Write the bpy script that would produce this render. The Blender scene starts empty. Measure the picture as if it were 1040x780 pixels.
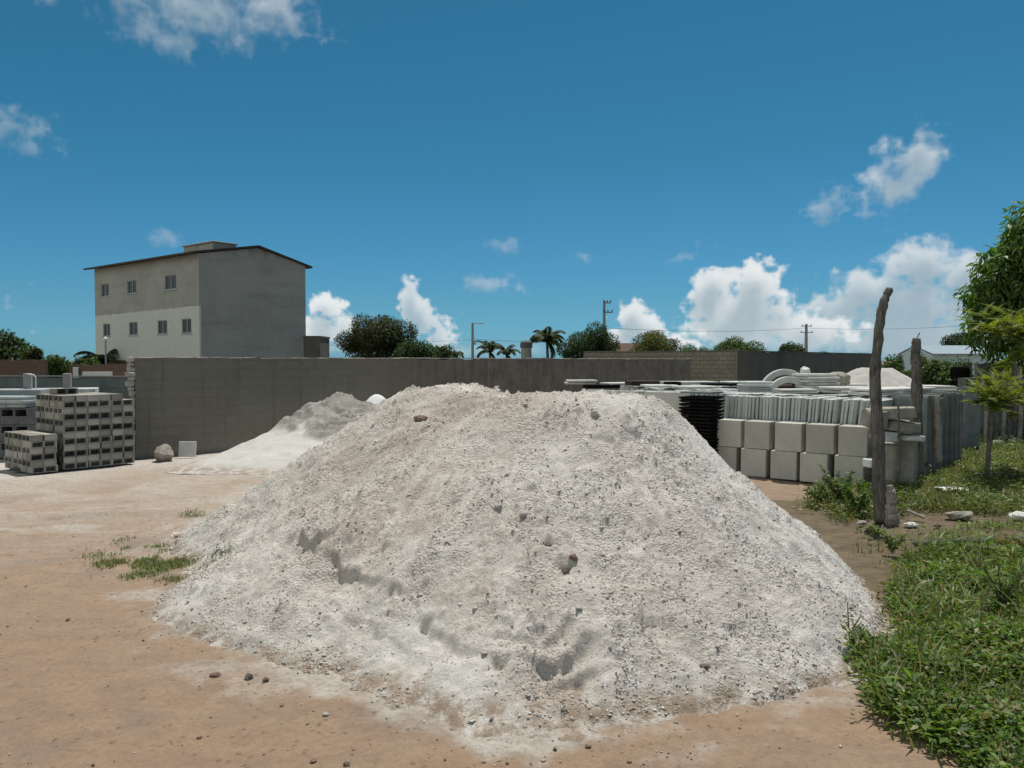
import bpy, bmesh, math, random
import numpy as np
from mathutils import Vector, Matrix

# ------------------------------------------------------------------ camera, sky, sun, exposure
S = bpy.context.scene
COL = S.collection
F = 800.0                                   # focal length in pixels of a 1040 px wide picture
CAM_H = 2.0
HORIZON = 366.0
PITCH = math.atan((390.0 - HORIZON) / F)
cd = bpy.data.cameras.new('camera')
cam = bpy.data.objects.new('camera', cd)
COL.objects.link(cam)
cam.location = (0, 0, CAM_H)
cam.rotation_euler = (math.radians(90) - PITCH, 0, 0)
cd.sensor_width = 36
cd.lens = 36 * F / 1040
cd.clip_start = 0.05
cd.clip_end = 6000
S.camera = cam

SUN_EL, SUN_AZ = 72.0, 28.0                 # azimuth: degrees from +Y (away from the camera) towards +X
sd = bpy.data.lights.new('sun', 'SUN')
sd.energy = 5.0
sd.angle = math.radians(0.5)
sd.color = (1.0, 0.96, 0.89)
sun = bpy.data.objects.new('sun', sd)
COL.objects.link(sun)
to_sun = Vector((math.sin(math.radians(SUN_AZ)) * math.cos(math.radians(SUN_EL)),
                 math.cos(math.radians(SUN_AZ)) * math.cos(math.radians(SUN_EL)),
                 math.sin(math.radians(SUN_EL))))
sun.rotation_euler = to_sun.to_track_quat('Z', 'Y').to_euler()
sun.location = (5, 10, 30)

S.view_settings.view_transform = 'Standard'
S.view_settings.look = 'None'
S.view_settings.gamma = 1
S.view_settings.use_curve_mapping = False
S.view_settings.exposure = -0.25
S.cycles.max_bounces = 6
S.cycles.diffuse_bounces = 3
S.cycles.transparent_max_bounces = 8

# ------------------------------------------------------------------ noise helpers
def _h(ix, iy, seed):
    n = (ix.astype(np.int64) * 374761393 + iy.astype(np.int64) * 668265263 + seed * 974634777) & 0xFFFFFFFF
    n = ((n ^ (n >> 13)) * 1274126177) & 0xFFFFFFFF
    n = ((n ^ (n >> 16)) * 2246822519) & 0xFFFFFFFF
    return ((n ^ (n >> 15)) & 0xFFFFFF) / float(0xFFFFFF)
def vn(x, y, seed=0):
    x = np.asarray(x, float); y = np.asarray(y, float)
    ix = np.floor(x); iy = np.floor(y); fx = x - ix; fy = y - iy
    fx = fx * fx * fx * (fx * (fx * 6 - 15) + 10); fy = fy * fy * fy * (fy * (fy * 6 - 15) + 10)
    a = _h(ix, iy, seed); b = _h(ix + 1, iy, seed); c = _h(ix, iy + 1, seed); d = _h(ix + 1, iy + 1, seed)
    return (a + (b - a) * fx) * (1 - fy) + (c + (d - c) * fx) * fy
def fbm(x, y, seed=0, octv=5, gain=0.5, lac=2.03):
    s = 0; a = 1; t = 0
    for k in range(octv):
        s = s + a * (vn(x, y, seed + k * 17) - 0.5) * 2; t += a
        x = x * lac + 3.7; y = y * lac - 1.3; a *= gain
    return s / t
def billow(x, y, seed=0, octv=5, gain=0.5):
    s = 0; a = 1; t = 0
    for k in range(octv):
        s = s + a * (1 - np.abs(vn(x, y, seed + k * 13) - 0.5) * 4); t += a
        x = x * 2.05 + 1.7; y = y * 2.05 + 5.1; a *= gain
    return s / t
def sstep(a, b, x):
    t = np.clip((np.asarray(x, float) - a) / (b - a), 0, 1)
    return t * t * (3 - 2 * t)

# ------------------------------------------------------------------ from the photograph's pixels to directions and places
def ray(px, py):
    x = (px - 520.0) / F; yu = (390.0 - py) / F
    c, s = math.cos(PITCH), math.sin(PITCH)
    return Vector((x, c + yu * s, -s + yu * c))
def P(px, py, Y):
    d = ray(px, py); return Vector((0, 0, CAM_H)) + d * (Y / d.y)
def G(px, py, z=0.0):
    d = ray(px, py); k = (z - CAM_H) / d.z
    return Vector((0, 0, CAM_H)) + d * k

# ------------------------------------------------------------------ world: Nishita sky with cumulus drawn into the sky by direction
W = bpy.data.worlds.new('World'); S.world = W; W.use_nodes = True
AZ0, AZ1, EL0, EL1 = -62.0, 62.0, -4.0, 46.0
def make_clouds():
    w, h = 1984, 800
    AZ = np.linspace(AZ0, AZ1, w)[None, :].repeat(h, 0)
    EL = np.linspace(EL0, EL1, h)[:, None].repeat(w, 1)
    def ang(px, py):
        d = ray(px, py)
        return math.degrees(math.atan2(d.x, d.y)), math.degrees(math.atan2(d.z, math.hypot(d.x, d.y)))
    dpp = 0.0655                                  # degrees per pixel, about
    # (px, py, rx, ry, tilt, weight) ellipses; each group: softness, opacity, noise scale, noise amount, brightness
    groups = [
        (1.15, 0.68, 0.24, 1.0, 0.82, [(195, 8, 120, 34, 0, 1), (272, 8, 66, 28, 0, .9), (165, 38, 40, 20, 0, .7), (246, 40, 26, 14, 0, .6), (120, -15, 140, 26, 0, 1)]),
        (1.0, 0.30, 0.35, 1.3, 0.80, [(12, 132, 34, 22, 0, 1), (42, 140, 26, 9, 0, .6)]),
        (1.0, 0.22, 0.5, 1.0, 0.78, [(168, 242, 17, 12, 0, 1)]),
        (0.42, 0.95, 0.42, 0.85, 1.0, [(334, 312, 24, 18, 0, 1), (347, 325, 15, 12, 0, .9), (330, 334, 34, 16, 0, .8)]),
        (0.34, 0.80, 0.42, 0.9, 0.93, [(416, 298, 18, 17, 0, 1), (424, 315, 22, 20, 0, 1), (436, 332, 28, 18, 0, .8), (452, 346, 30, 12, 0, .5)]),
        (1.1, 0.42, 0.40, 1.0, 0.68, [(495, 289, 38, 14, -6, 1), (525, 293, 18, 9, 0, .8)]),
        (1.1, 0.32, 0.45, 1.0, 0.68, [(511, 250, 22, 10, 0, 1), (590, 262, 14, 8, 0, .5), (690, 265, 20, 7, 0, .45), (722, 248, 18, 8, 0, .4)]),
        (0.42, 0.93, 0.42, 0.85, 0.98, [(641, 317, 24, 18, 0, 1), (655, 330, 30, 18, 0, 1), (632, 340, 24, 14, 0, .8), (690, 345, 34, 12, 0, .7)]),
        (0.42, 0.95, 0.36, 0.8, 0.98, [(768, 286, 32, 25, 0, 1), (722, 290, 24, 20, 0, 1), (718, 308, 26, 24, 0, .9), (765, 312, 56, 26, 0, 1), (745, 332, 60, 24, 0, 1), (820, 335, 60, 20, 0, .9)]),
        (0.65, 0.86, 0.34, 0.8, 0.82, [(936, 270, 44, 30, 0, 1), (985, 275, 34, 26, 0, 1), (880, 296, 44, 24, -20, 1), (850, 315, 46, 22, 0, 1), (920, 310, 80, 34, 0, 1), (1010, 305, 60, 40, 0, 1), (930, 340, 120, 24, 0, 1)]),
        (0.95, 0.80, 0.28, 0.95, 0.86, [(930, 156, 36, 28, 40, 1), (910, 186, 46, 32, 30, 1)]),
        (0.9, 0.42, 0.42, 1.0, 0.66, [(838, 212, 24, 20, 25, 1), (860, 200, 18, 10, 0, .5)]),
        (1.3, 0.60, 0.22, 0.6, 0.80, [(820, 352, 340, 20, 0, 1), (980, 350, 260, 26, 0, 1), (420, 356, 240, 9, 0, .7), (1200, 300, 160, 60, 0, .9)]),
        (0.6, 0.8, 0.3, 1.0, 0.9, [(-160, 300, 120, 40, 0, 1), (1350, 250, 150, 60, 0, 1)]),
    ]
    dens = np.zeros((h, w)); br = np.zeros((h, w))
    step = (EL1 - EL0) / (h - 1)
    for gi, (soft, opa, nsc, amp, bright, ells) in enumerate(groups):
        bb = []
        for (px, py, rx, ry, tilt, wt) in ells:
            a0, e0 = ang(px, py); rr = max(rx, ry) * dpp * 2.6 + 1.5
            bb.append((a0 - rr, a0 + rr, e0 - rr, e0 + rr))
        bb = np.array(bb)
        i0 = int(np.clip((bb[:, 0].min() - AZ0) / (AZ1 - AZ0) * w, 0, w - 2)); i1 = int(np.clip((bb[:, 1].max() - AZ0) / (AZ1 - AZ0) * w, i0 + 2, w))
        j0 = int(np.clip((bb[:, 2].min() - EL0) / (EL1 - EL0) * h, 0, h - 2)); j1 = int(np.clip((bb[:, 3].max() - EL0) / (EL1 - EL0) * h, j0 + 2, h))
        az = AZ[j0:j1, i0:i1]; el = EL[j0:j1, i0:i1]
        wx = az + 0.5 * fbm(az * 0.8, el * 0.8, 900 + gi, 3)
        wy = el + 0.5 * fbm(az * 0.8 + 40, el * 0.8, 950 + gi, 3)
        f = np.full(az.shape, -9.0)
        for (px, py, rx, ry, tilt, wt) in ells:
            a0, e0 = ang(px, py); rx *= dpp; ry *= dpp
            c, s = math.cos(math.radians(tilt)), math.sin(math.radians(tilt))
            dx = wx - a0; dy = wy - e0
            u = (dx * c + dy * s) / rx; v = (-dx * s + dy * c) / ry
            g = (1 - np.sqrt(u * u + v * v)) * wt
            f = np.logaddexp(f * 6, g * 6) / 6
        n = fbm(az * nsc * 3.2, el * nsc * 3.6, 100 + gi * 31, 6, 0.56)
        b = billow(az * nsc * 2.6, el * nsc * 2.8, 500 + gi * 31, 5, 0.55)
        q = f + amp * (0.55 * n + 0.36 * (b - 0.35))
        d = sstep(-0.02, soft, q) * opa
        # light: how much cloud lies between here and the sun (up and a little right)
        q0 = np.clip(f + 0.35 * amp * n, 0, 1.2); sh = np.zeros(az.shape); m = 12
        for k in range(1, m):
            sy = int(k * 0.16 / step); sx = int(k * 0.03 / step)
            r = np.roll(np.roll(q0, -sy, 0), -sx, 1); r[-sy:, :] = 0
            sh += r
        sh /= (m - 1)
        for ax in (0, 1):
            kk = np.hanning(13); kk /= kk.sum()
            sh = np.apply_along_axis(lambda v: np.convolve(v, kk, 'same'), ax, sh)
        lit = np.clip(1.0 - 0.62 * sstep(0.05, 0.75, sh), 0, 1)
        lit = lit * (0.93 + 0.12 * np.clip(b, -1, 1)) * bright
        D = dens[j0:j1, i0:i1]; B = br[j0:j1, i0:i1]
        a = d * (1 - D)
        B[:] = (B * D + lit * a) / np.maximum(D + a, 1e-6)
        D[:] = D + a
    az, el = AZ, EL
    edge = sstep(AZ0, AZ0 + 6, az) * sstep(AZ1, AZ1 - 6, az) * sstep(EL1, EL1 - 4, el)
    dens = np.clip(dens, 0, 1) * edge
    img = bpy.data.images.new('cloud_map', w, h, alpha=False, float_buffer=True)
    img.colorspace_settings.name = 'Non-Color'
    px = np.ones((h, w, 4), np.float32)
    px[..., 0] = dens; px[..., 1] = br; px[..., 2] = 0
    img.pixels.foreach_set(px.ravel()); img.update(); img.pack()
    return img
def setup_world():
    nt = W.node_tree; N = nt.nodes; L = nt.links; N.clear()
    out = N.new('ShaderNodeOutputWorld'); bg = N.new('ShaderNodeBackground')
    sky = N.new('ShaderNodeTexSky'); sky.sky_type = 'NISHITA'; sky.sun_disc = False
    sky.sun_elevation = math.radians(SUN_EL); sky.sun_rotation = math.radians(SUN_AZ)
    sky.altitude = 0; sky.air_density = 1.0; sky.dust_density = 0.25; sky.ozone_density = 2.2
    tc = N.new('ShaderNodeTexCoord'); sep = N.new('ShaderNodeSeparateXYZ'); L.new(tc.outputs['Generated'], sep.inputs[0])
    def M(op, a, b=None):
        m = N.new('ShaderNodeMath'); m.operation = op
        for i, v in enumerate((a, b)):
            if v is None: continue
            if isinstance(v, (int, float)): m.inputs[i].default_value = v
            else: L.new(v, m.inputs[i])
        return m.outputs[0]
    az = M('ARCTAN2', sep.outputs['X'], sep.outputs['Y']); el = M('ARCSINE', sep.outputs['Z'])
    u = M('DIVIDE', M('SUBTRACT', az, math.radians(AZ0)), math.radians(AZ1 - AZ0))
    v = M('DIVIDE', M('SUBTRACT', el, math.radians(EL0)), math.radians(EL1 - EL0))
    cmb = N.new('ShaderNodeCombineXYZ'); L.new(u, cmb.inputs[0]); L.new(v, cmb.inputs[1])
    im = N.new('ShaderNodeTexImage'); im.image = make_clouds(); im.extension = 'CLIP'; im.interpolation = 'Cubic'
    L.new(cmb.outputs[0], im.inputs['Vector'])
    sc = N.new('ShaderNodeSeparateColor'); L.new(im.outputs['Color'], sc.inputs[0])
    # white balance of the sky
    tint = N.new('ShaderNodeMix'); tint.data_type = 'RGBA'; tint.blend_type = 'MULTIPLY'; tint.inputs[0].default_value = 1
    L.new(sky.outputs[0], tint.inputs[6])
    cr = N.new('ShaderNodeValToRGB'); L.new(M('DIVIDE', el, math.radians(90)), cr.inputs[0])
    for i, (deg, c) in enumerate(SKY_TINT):
        e = cr.color_ramp.elements[i] if i < 2 else cr.color_ramp.elements.new(deg / 90)
        e.position = deg / 90; e.color = (*c, 1)
    L.new(cr.outputs[0], tint.inputs[7])
    ramp = N.new('ShaderNodeMix'); ramp.data_type = 'RGBA'; L.new(sc.outputs['Green'], ramp.inputs[0])
    ramp.inputs[6].default_value = (3.4, 5.4, 6.8, 1); ramp.inputs[7].default_value = (14.4, 14.9, 14.9, 1)
    mix = N.new('ShaderNodeMix'); mix.data_type = 'RGBA'; L.new(sc.outputs['Red'], mix.inputs[0])
    L.new(tint.outputs[2], mix.inputs[6]); L.new(ramp.outputs[2], mix.inputs[7])
    # unseen bright clouds added behind-left of the camera to lift the shaded faces
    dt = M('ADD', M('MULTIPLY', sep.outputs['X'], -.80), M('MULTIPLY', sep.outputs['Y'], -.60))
    fill_bank = N.new('ShaderNodeMapRange'); fill_bank.interpolation_type = 'SMOOTHSTEP'; L.new(dt, fill_bank.inputs[0])
    fill_bank.inputs[1].default_value = .12; fill_bank.inputs[2].default_value = .65; fill_bank.inputs[3].default_value = 0; fill_bank.inputs[4].default_value = 1
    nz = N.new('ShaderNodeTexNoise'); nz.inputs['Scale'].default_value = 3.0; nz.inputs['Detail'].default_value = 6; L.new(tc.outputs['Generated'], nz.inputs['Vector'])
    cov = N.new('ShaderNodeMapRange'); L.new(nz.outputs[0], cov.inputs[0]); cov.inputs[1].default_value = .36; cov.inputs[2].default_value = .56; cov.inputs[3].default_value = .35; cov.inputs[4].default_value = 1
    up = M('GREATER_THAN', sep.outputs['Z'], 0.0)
    mix2 = N.new('ShaderNodeMix'); mix2.data_type = 'RGBA'; L.new(M('MULTIPLY', M('MULTIPLY', fill_bank.outputs[0], cov.outputs[0]), up), mix2.inputs[0])
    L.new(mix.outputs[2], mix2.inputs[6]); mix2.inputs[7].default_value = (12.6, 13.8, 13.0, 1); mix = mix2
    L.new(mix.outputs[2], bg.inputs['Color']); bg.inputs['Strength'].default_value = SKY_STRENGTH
    L.new(bg.outputs[0], out.inputs[0])
SKY_TINT = [(0, (.42, 1.03, 1.80)), (4, (.39, .94, 1.32)), (14, (.30, .97, 1.12)), (30, (.30, 1.0, 1.06)), (52, (1.0, .98, .78))]; SKY_STRENGTH = 0.068
setup_world()

# ------------------------------------------------------------------ object helpers
def tag(o, label=None, cat=None, group=None, kind=None):
    if label: o['label'] = label
    if (label or cat) and not kind and not o.get('kind'): o['kind'] = 'thing'
    if cat: o['category'] = cat
    if group: o['group'] = group
    if kind: o['kind'] = kind
    return o
def thing(name, label, cat, loc=(0, 0, 0), rz=0.0, group=None):
    o = bpy.data.objects.new(name, None); COL.objects.link(o)
    o.empty_display_size = 0.2
    o.location = loc; o.rotation_euler = (0, 0, rz)
    return tag(o, label, cat, group)
def mesh_np(name, verts, faces, mat, parent=None, smooth=False, color=None, attrs=None):
    """verts Nx3, faces MxK (K = 3 or 4) numpy arrays -> ONE mesh object."""
    verts = np.asarray(verts, np.float32); faces = np.asarray(faces, np.int32)
    me = bpy.data.meshes.new(name)
    k = faces.shape[1]; m = faces.shape[0]
    me.vertices.add(len(verts)); me.vertices.foreach_set('co', verts.ravel())
    me.loops.add(m * k); me.loops.foreach_set('vertex_index', faces.ravel())
    me.polygons.add(m); me.polygons.foreach_set('loop_start', np.arange(m, dtype=np.int32) * k)
    me.polygons.foreach_set('loop_total', np.full(m, k, np.int32))
    me.update(calc_edges=True)
    if smooth: me.polygons.foreach_set('use_smooth', np.ones(m, bool))
    if color is not None:
        a = me.color_attributes.new('Col', 'FLOAT_COLOR', 'POINT')
        c = np.ones((len(verts), 4), np.float32); c[:, :3] = color
        a.data.foreach_set('color', c.ravel())
    for nm, val in (attrs or {}).items():
        a = me.attributes.new(nm, 'FLOAT', 'POINT'); a.data.foreach_set('value', np.asarray(val, np.float32).ravel())
    me.materials.append(mat)
    me.validate()
    o = bpy.data.objects.new(name, me); COL.objects.link(o)
    if parent: o.parent = parent
    return o
class MB:
    def __init__(s): s.v = []; s.f = []
    def raw(s, vs, fs):
        b = len(s.v); s.v += [tuple(v) for v in vs]; s.f += [tuple(b + i for i in f) for f in fs]; return s
    def box(s, c, size, rz=0.0, R=None):
        x, y, z = [d / 2 for d in size]
        R = R or Matrix.Rotation(rz, 3, 'Z')
        vs = [R @ Vector(p) + Vector(c) for p in ((-x, -y, -z), (x, -y, -z), (x, y, -z), (-x, y, -z), (-x, -y, z), (x, -y, z), (x, y, z), (-x, y, z))]
        return s.raw(vs, [(0, 3, 2, 1), (4, 5, 6, 7), (0, 1, 5, 4), (1, 2, 6, 5), (2, 3, 7, 6), (3, 0, 4, 7)])
    def span(s, a, b):
        return s.box([(a[i] + b[i]) / 2 for i in range(3)], [abs(b[i] - a[i]) for i in range(3)])
    def tube(s, pts, rad, n=8, rough=0.0, seed=0):
        rnd = random.Random(seed); pts = [Vector(p) for p in pts]
        if not isinstance(rad, (list, tuple)): rad = [rad] * len(pts)
        vs = []; fs = []
        ref = None
        for i, p in enumerate(pts):
            t = (pts[min(i + 1, len(pts) - 1)] - pts[max(i - 1, 0)]).normalized()
            if ref is None: ref = t.orthogonal().normalized()
            a = (ref - t * ref.dot(t)).normalized(); ref = a; b = t.cross(a)
            for k in range(n):
                q = 2 * math.pi * k / n; r = rad[i] * (1 + rough * (rnd.random() - .5))
                vs.append(p + (a * math.cos(q) + b * math.sin(q)) * r)
        for i in range(len(pts) - 1):
            for k in range(n):
                k2 = (k + 1) % n
                fs.append((i * n + k, i * n + k2, (i + 1) * n + k2, (i + 1) * n + k))
        fs.append(tuple(range(n - 1, -1, -1))); fs.append(tuple((len(pts) - 1) * n + k for k in range(n)))
        return s.raw(vs, fs)
    def grid(s, xs, zs, holes, y0, y1):
        """a plate in x,z of thickness y0..y1 with cells left out (real openings)"""
        nx, nz = len(xs) - 1, len(zs) - 1
        sol = lambda i, j: 0 <= i < nx and 0 <= j < nz and (i, j) not in holes
        for i in range(nx):
            for j in range(nz):
                if not sol(i, j): continue
                a, b, c, d = xs[i], xs[i + 1], zs[j], zs[j + 1]
                s.raw([(a, y0, c), (b, y0, c), (b, y0, d), (a, y0, d)], [(0, 1, 2, 3)])
                s.raw([(a, y1, c), (b, y1, c), (b, y1, d), (a, y1, d)], [(3, 2, 1, 0)])
                if not sol(i - 1, j): s.raw([(a, y0, c), (a, y1, c), (a, y1, d), (a, y0, d)], [(3, 2, 1, 0)])
                if not sol(i + 1, j): s.raw([(b, y0, c), (b, y1, c), (b, y1, d), (b, y0, d)], [(0, 1, 2, 3)])
                if not sol(i, j - 1): s.raw([(a, y0, c), (b, y0, c), (b, y1, c), (a, y1, c)], [(3, 2, 1, 0)])
                if not sol(i, j + 1): s.raw([(a, y0, d), (b, y0, d), (b, y1, d), (a, y1, d)], [(0, 1, 2, 3)])
        return s
    def build(s, name, mat, parent=None, loc=None, rz=None, bevel=0.0, smooth=False, weld=True, jit=0.0, seed=0):
        bm = bmesh.new(); vs = [bm.verts.new(v) for v in s.v]
        for f in s.f:
            try: bm.faces.new([vs[i] for i in f])
            except ValueError: pass
        if weld: bmesh.ops.remove_doubles(bm, verts=bm.verts, dist=1e-5)
        bmesh.ops.recalc_face_normals(bm, faces=bm.faces)
        if bevel:
            es = [e for e in bm.edges if len(e.link_faces) == 2 and e.calc_face_angle(0) > 0.6]
            bmesh.ops.bevel(bm, geom=es, offset=bevel, segments=1, affect='EDGES', profile=0.5)
        if jit:
            rnd = random.Random(seed)
            for v in bm.verts: v.co += Vector((rnd.uniform(-jit, jit), rnd.uniform(-jit, jit), rnd.uniform(-jit, jit)))
        me = bpy.data.meshes.new(name); bm.to_mesh(me); bm.free()
        if smooth: me.polygons.foreach_set('use_smooth', np.ones(len(me.polygons), bool))
        me.materials.append(mat)
        o = bpy.data.objects.new(name, me); COL.objects.link(o)
        if parent: o.parent = parent
        if loc is not None: o.location = loc
        if rz is not None: o.rotation_euler = (0, 0, rz)
        return o
def dup(o, loc=None, rz=None, label=None, rot=None):
    c = o.copy(); COL.objects.link(c)
    if loc is not None: c.location = loc
    if rz is not None: c.rotation_euler = (0, 0, rz)
    if rot is not None: c.rotation_euler = rot
    if label: c['label'] = label
    for ch in list(o.children):
        d = ch.copy(); COL.objects.link(d); d.parent = c
        for g in list(ch.children):
            e = g.copy(); COL.objects.link(e); e.parent = d
    return c

# ------------------------------------------------------------------ materials
class NT:
    def __init__(s, name):
        s.m = bpy.data.materials.new(name); s.m.use_nodes = True
        s.N = s.m.node_tree.nodes; s.L = s.m.node_tree.links; s.N.clear()
        s.out = s.N.new('ShaderNodeOutputMaterial')
        s.b = s.N.new('ShaderNodeBsdfPrincipled'); s.L.new(s.b.outputs[0], s.out.inputs[0])
        s.b.inputs['Specular IOR Level'].default_value = 0.25
        s.tc = s.N.new('ShaderNodeTexCoord')
    def set(s, inp, v):
        if hasattr(v, 'is_output'): s.L.new(v, inp)
        else: inp.default_value = v
    def coord(s, which='Object', scale=(1, 1, 1)):
        mp = s.N.new('ShaderNodeMapping'); mp.inputs['Scale'].default_value = scale
        s.L.new(s.tc.outputs[which], mp.inputs[0]); return mp.outputs[0]
    def noise(s, scale, detail=5, rough=0.6, vec=None, dist=0.0):
        n = s.N.new('ShaderNodeTexNoise'); n.inputs['Scale'].default_value = scale; n.inputs['Detail'].default_value = detail
        n.inputs['Roughness'].default_value = rough; n.inputs['Distortion'].default_value = dist
        s.L.new(vec if vec is not None else s.tc.outputs['Object'], n.inputs['Vector']); return n.outputs[0]
    def vor(s, scale, vec=None, out='Distance'):
        n = s.N.new('ShaderNodeTexVoronoi'); n.inputs['Scale'].default_value = scale
        s.L.new(vec if vec is not None else s.tc.outputs['Object'], n.inputs['Vector']); return n.outputs[out]
    def ramp(s, fac, a, b, lo=0.0, hi=1.0):
        n = s.N.new('ShaderNodeMapRange'); n.interpolation_type = 'SMOOTHSTEP'
        n.inputs['From Min'].default_value = a; n.inputs['From Max'].default_value = b
        n.inputs['To Min'].default_value = lo; n.inputs['To Max'].default_value = hi
        s.set(n.inputs['Value'], fac); return n.outputs[0]
    def mix(s, fac, a, b, mode='MIX'):
        n = s.N.new('ShaderNodeMix'); n.data_type = 'RGBA'; n.blend_type = mode
        s.set(n.inputs[0], fac)
        for i, v in ((6, a), (7, b)):
            if isinstance(v, tuple) and len(v) == 3: v = (*v, 1)
            s.set(n.inputs[i], v)
        return n.outputs[2]
    def math(s, op, a, b=0.0):
        n = s.N.new('ShaderNodeMath'); n.operation = op; s.set(n.inputs[0], a); s.set(n.inputs[1], b); return n.outputs[0]
    def attr(s, name, out='Fac'):
        n = s.N.new('ShaderNodeAttribute'); n.attribute_name = name; return n.outputs[out]
    def rnd(s):
        n = s.N.new('ShaderNodeObjectInfo'); return n.outputs['Random']
    def sep(s, vec=None):
        n = s.N.new('ShaderNodeSeparateXYZ'); s.L.new(vec if vec is not None else s.tc.outputs['Object'], n.inputs[0]); return n.outputs
    def bump(s, h, dist, strength=1.0, base=None):
        n = s.N.new('ShaderNodeBump'); n.inputs['Distance'].default_value = dist; n.inputs['Strength'].default_value = strength
        s.set(n.inputs['Height'], h)
        if base is not None: s.L.new(base, n.inputs['Normal'])
        return n.outputs[0]
    def done(s, color, rough=0.9, normal=None):
        if isinstance(color, tuple) and len(color) == 3: color = (*color, 1)
        s.set(s.b.inputs['Base Color'], color); s.set(s.b.inputs['Roughness'], rough)
        if normal is not None: s.L.new(normal, s.b.inputs['Normal'])
        return s.m
def plain(name, c1, c2, scale=6.0, rough=0.9, bump=0.003, bscale=60.0, vary=0.0, spec=None, stain=None):
    """rough mineral or wooden surface: two tones by noise, fine bump, optional tone per object and stains"""
    t = NT(name)
    f = t.ramp(t.noise(scale, 6, 0.65), 0.3, 0.7)
    c = t.mix(f, c1, c2)
    if stain:
        g = t.ramp(t.noise(scale * 0.35, 4, 0.7, t.coord('Object', (1, 1, 0.35))), 0.52, 0.72)
        c = t.mix(t.math('MULTIPLY', g, 0.6), c, stain)
    if vary:
        v = t.ramp(t.rnd(), 0, 1, 1 - vary, 1 + vary * 0.7)
        cc = t.N.new('ShaderNodeCombineColor')
        for i in range(3): t.L.new(v, cc.inputs[i])
        c = t.mix(1.0, c, cc.outputs[0], 'MULTIPLY')
    nm = t.bump(t.noise(bscale, 4, 0.7), bump) if bump else None
    m = t.done(c, rough, nm)
    if spec is not None: t.b.inputs['Specular IOR Level'].default_value = spec
    return m
def leafmat(name, rough=0.45, trans=0.35, tint=(1.25, 1.3, 0.5)):
    t = NT(name); c = t.attr('Col', 'Color')
    t.done(c, rough); t.b.inputs['Specular IOR Level'].default_value = 0.35
    tr = t.N.new('ShaderNodeBsdfTranslucent'); t.L.new(t.mix(1.0, c, tint, 'MULTIPLY'), tr.inputs[0])
    ms = t.N.new('ShaderNodeMixShader'); ms.inputs[0].default_value = trans
    t.L.new(t.b.outputs[0], ms.inputs[1]); t.L.new(tr.outputs[0], ms.inputs[2]); t.L.new(ms.outputs[0], t.out.inputs[0])
    return t.m

# ------------------------------------------------------------------ axes of the walled yard: U runs along the long wall, A across it
U = np.array((0.64, 0.77)); U /= np.linalg.norm(U)
A = np.array((-U[1], U[0]))
RZ_U = math.atan2(U[1], U[0])
W0 = Vector((-7.66, 16.0, 0.0))             # near end of the long wall

# ------------------------------------------------------------------ shapes of the heaps (height fields)
def outline(pts, c):
    th = np.array([math.atan2(p[1] - c[1], p[0] - c[0]) for p in pts]); r = np.array([math.hypot(p[0] - c[0], p[1] - c[1]) for p in pts])
    o = np.argsort(th); th = th[o]; r = r[o]
    th = np.concatenate([th - 2 * math.pi, th, th + 2 * math.pi]); r = np.concatenate([r, r, r])
    q = np.linspace(-math.pi, math.pi, 721)
    rr = np.interp(q, th, r)
    k = np.hanning(31); k /= k.sum()
    rr = np.convolve(np.concatenate([rr[-41:-1], rr, rr[1:41]]), k, 'same')[40:-40]
    return lambda a: np.interp(a, q, rr)
def lobe(pts, c, crest, h, power=1.12):
    R = outline(pts, c)
    def fn(x, y, dr=0.0):
        dx = x - c[0]; dy = y - c[1]; r = np.hypot(dx, dy); a = np.arctan2(dy, dx)
        rc = crest[0] * crest[1] / np.sqrt((crest[1] * np.cos(a)) ** 2 + (crest[0] * np.sin(a)) ** 2)
        t = (r - rc) / (R(a) + dr - rc)
        t = np.where(t < 0.10, (np.maximum(t + 0.10, 0) ** 2) / 0.4, t)      # rounded brow
        return np.where(t < 1, h * np.sign(1 - t) * np.abs(1 - t) ** power, -h * 0.6 * (t - 1))
    return fn
g = lambda x, y: tuple(G(x, y))[:2]
front_pts = [g(899, 602), g(892, 645), g(862, 688), g(792, 708), g(700, 724), g(600, 739), g(520, 735), g(430, 724), g(370, 708), g(300, 684),
             g(245, 664), g(163, 636), g(152, 612), g(172, 598), g(222, 578), (-2.5, 8.0), (-1.8, 9.2), (0.3, 9.9), (2.0, 9.3), (2.9, 8.2)]
back_pts = [g(166, 549), g(180, 578), g(215, 574), (-2.2, 7.2), (-0.5, 6.0), (1.4, 7.0), (2.0, 9.0), (1.3, 10.9), (-0.6, 11.4), (-2.4, 11.0), (-3.6, 10.0)]
lobe_f = lobe(front_pts, (0.62, 7.25), (0.74, 0.32), 1.70, 1.08)
lobe_c = lobe(back_pts, (-0.10, 8.45), (0.65, 0.30), 1.665, 1.10)
lobe_b = lobe(back_pts, (-0.72, 8.75), (0.50, 0.30), 1.72, 1.10)
def heap_base(x, y):
    wob = 0.16 * fbm(x * 1.6, y * 1.6, 5, 4) + 0.06 * fbm(x * 7, y * 7, 7, 3)
    a = lobe_f(x, y, wob); b = lobe_b(x, y, wob)
    k = 16.0
    return np.logaddexp(np.logaddexp(a * k, b * k), lobe_c(x, y, wob) * k) / k - .02
def on_heap(px, py):
    d = ray(px, py); ts = np.linspace(3.5, 13, 2400)
    X = d.x / d.y * ts; Y = ts; Z = CAM_H + d.z / d.y * ts
    hit = np.nonzero(Z <= np.maximum(heap_base(X, Y), 0.0))[0]
    i = hit[0] if len(hit) else -1
    return X[i], Y[i], Z[i]
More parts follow.
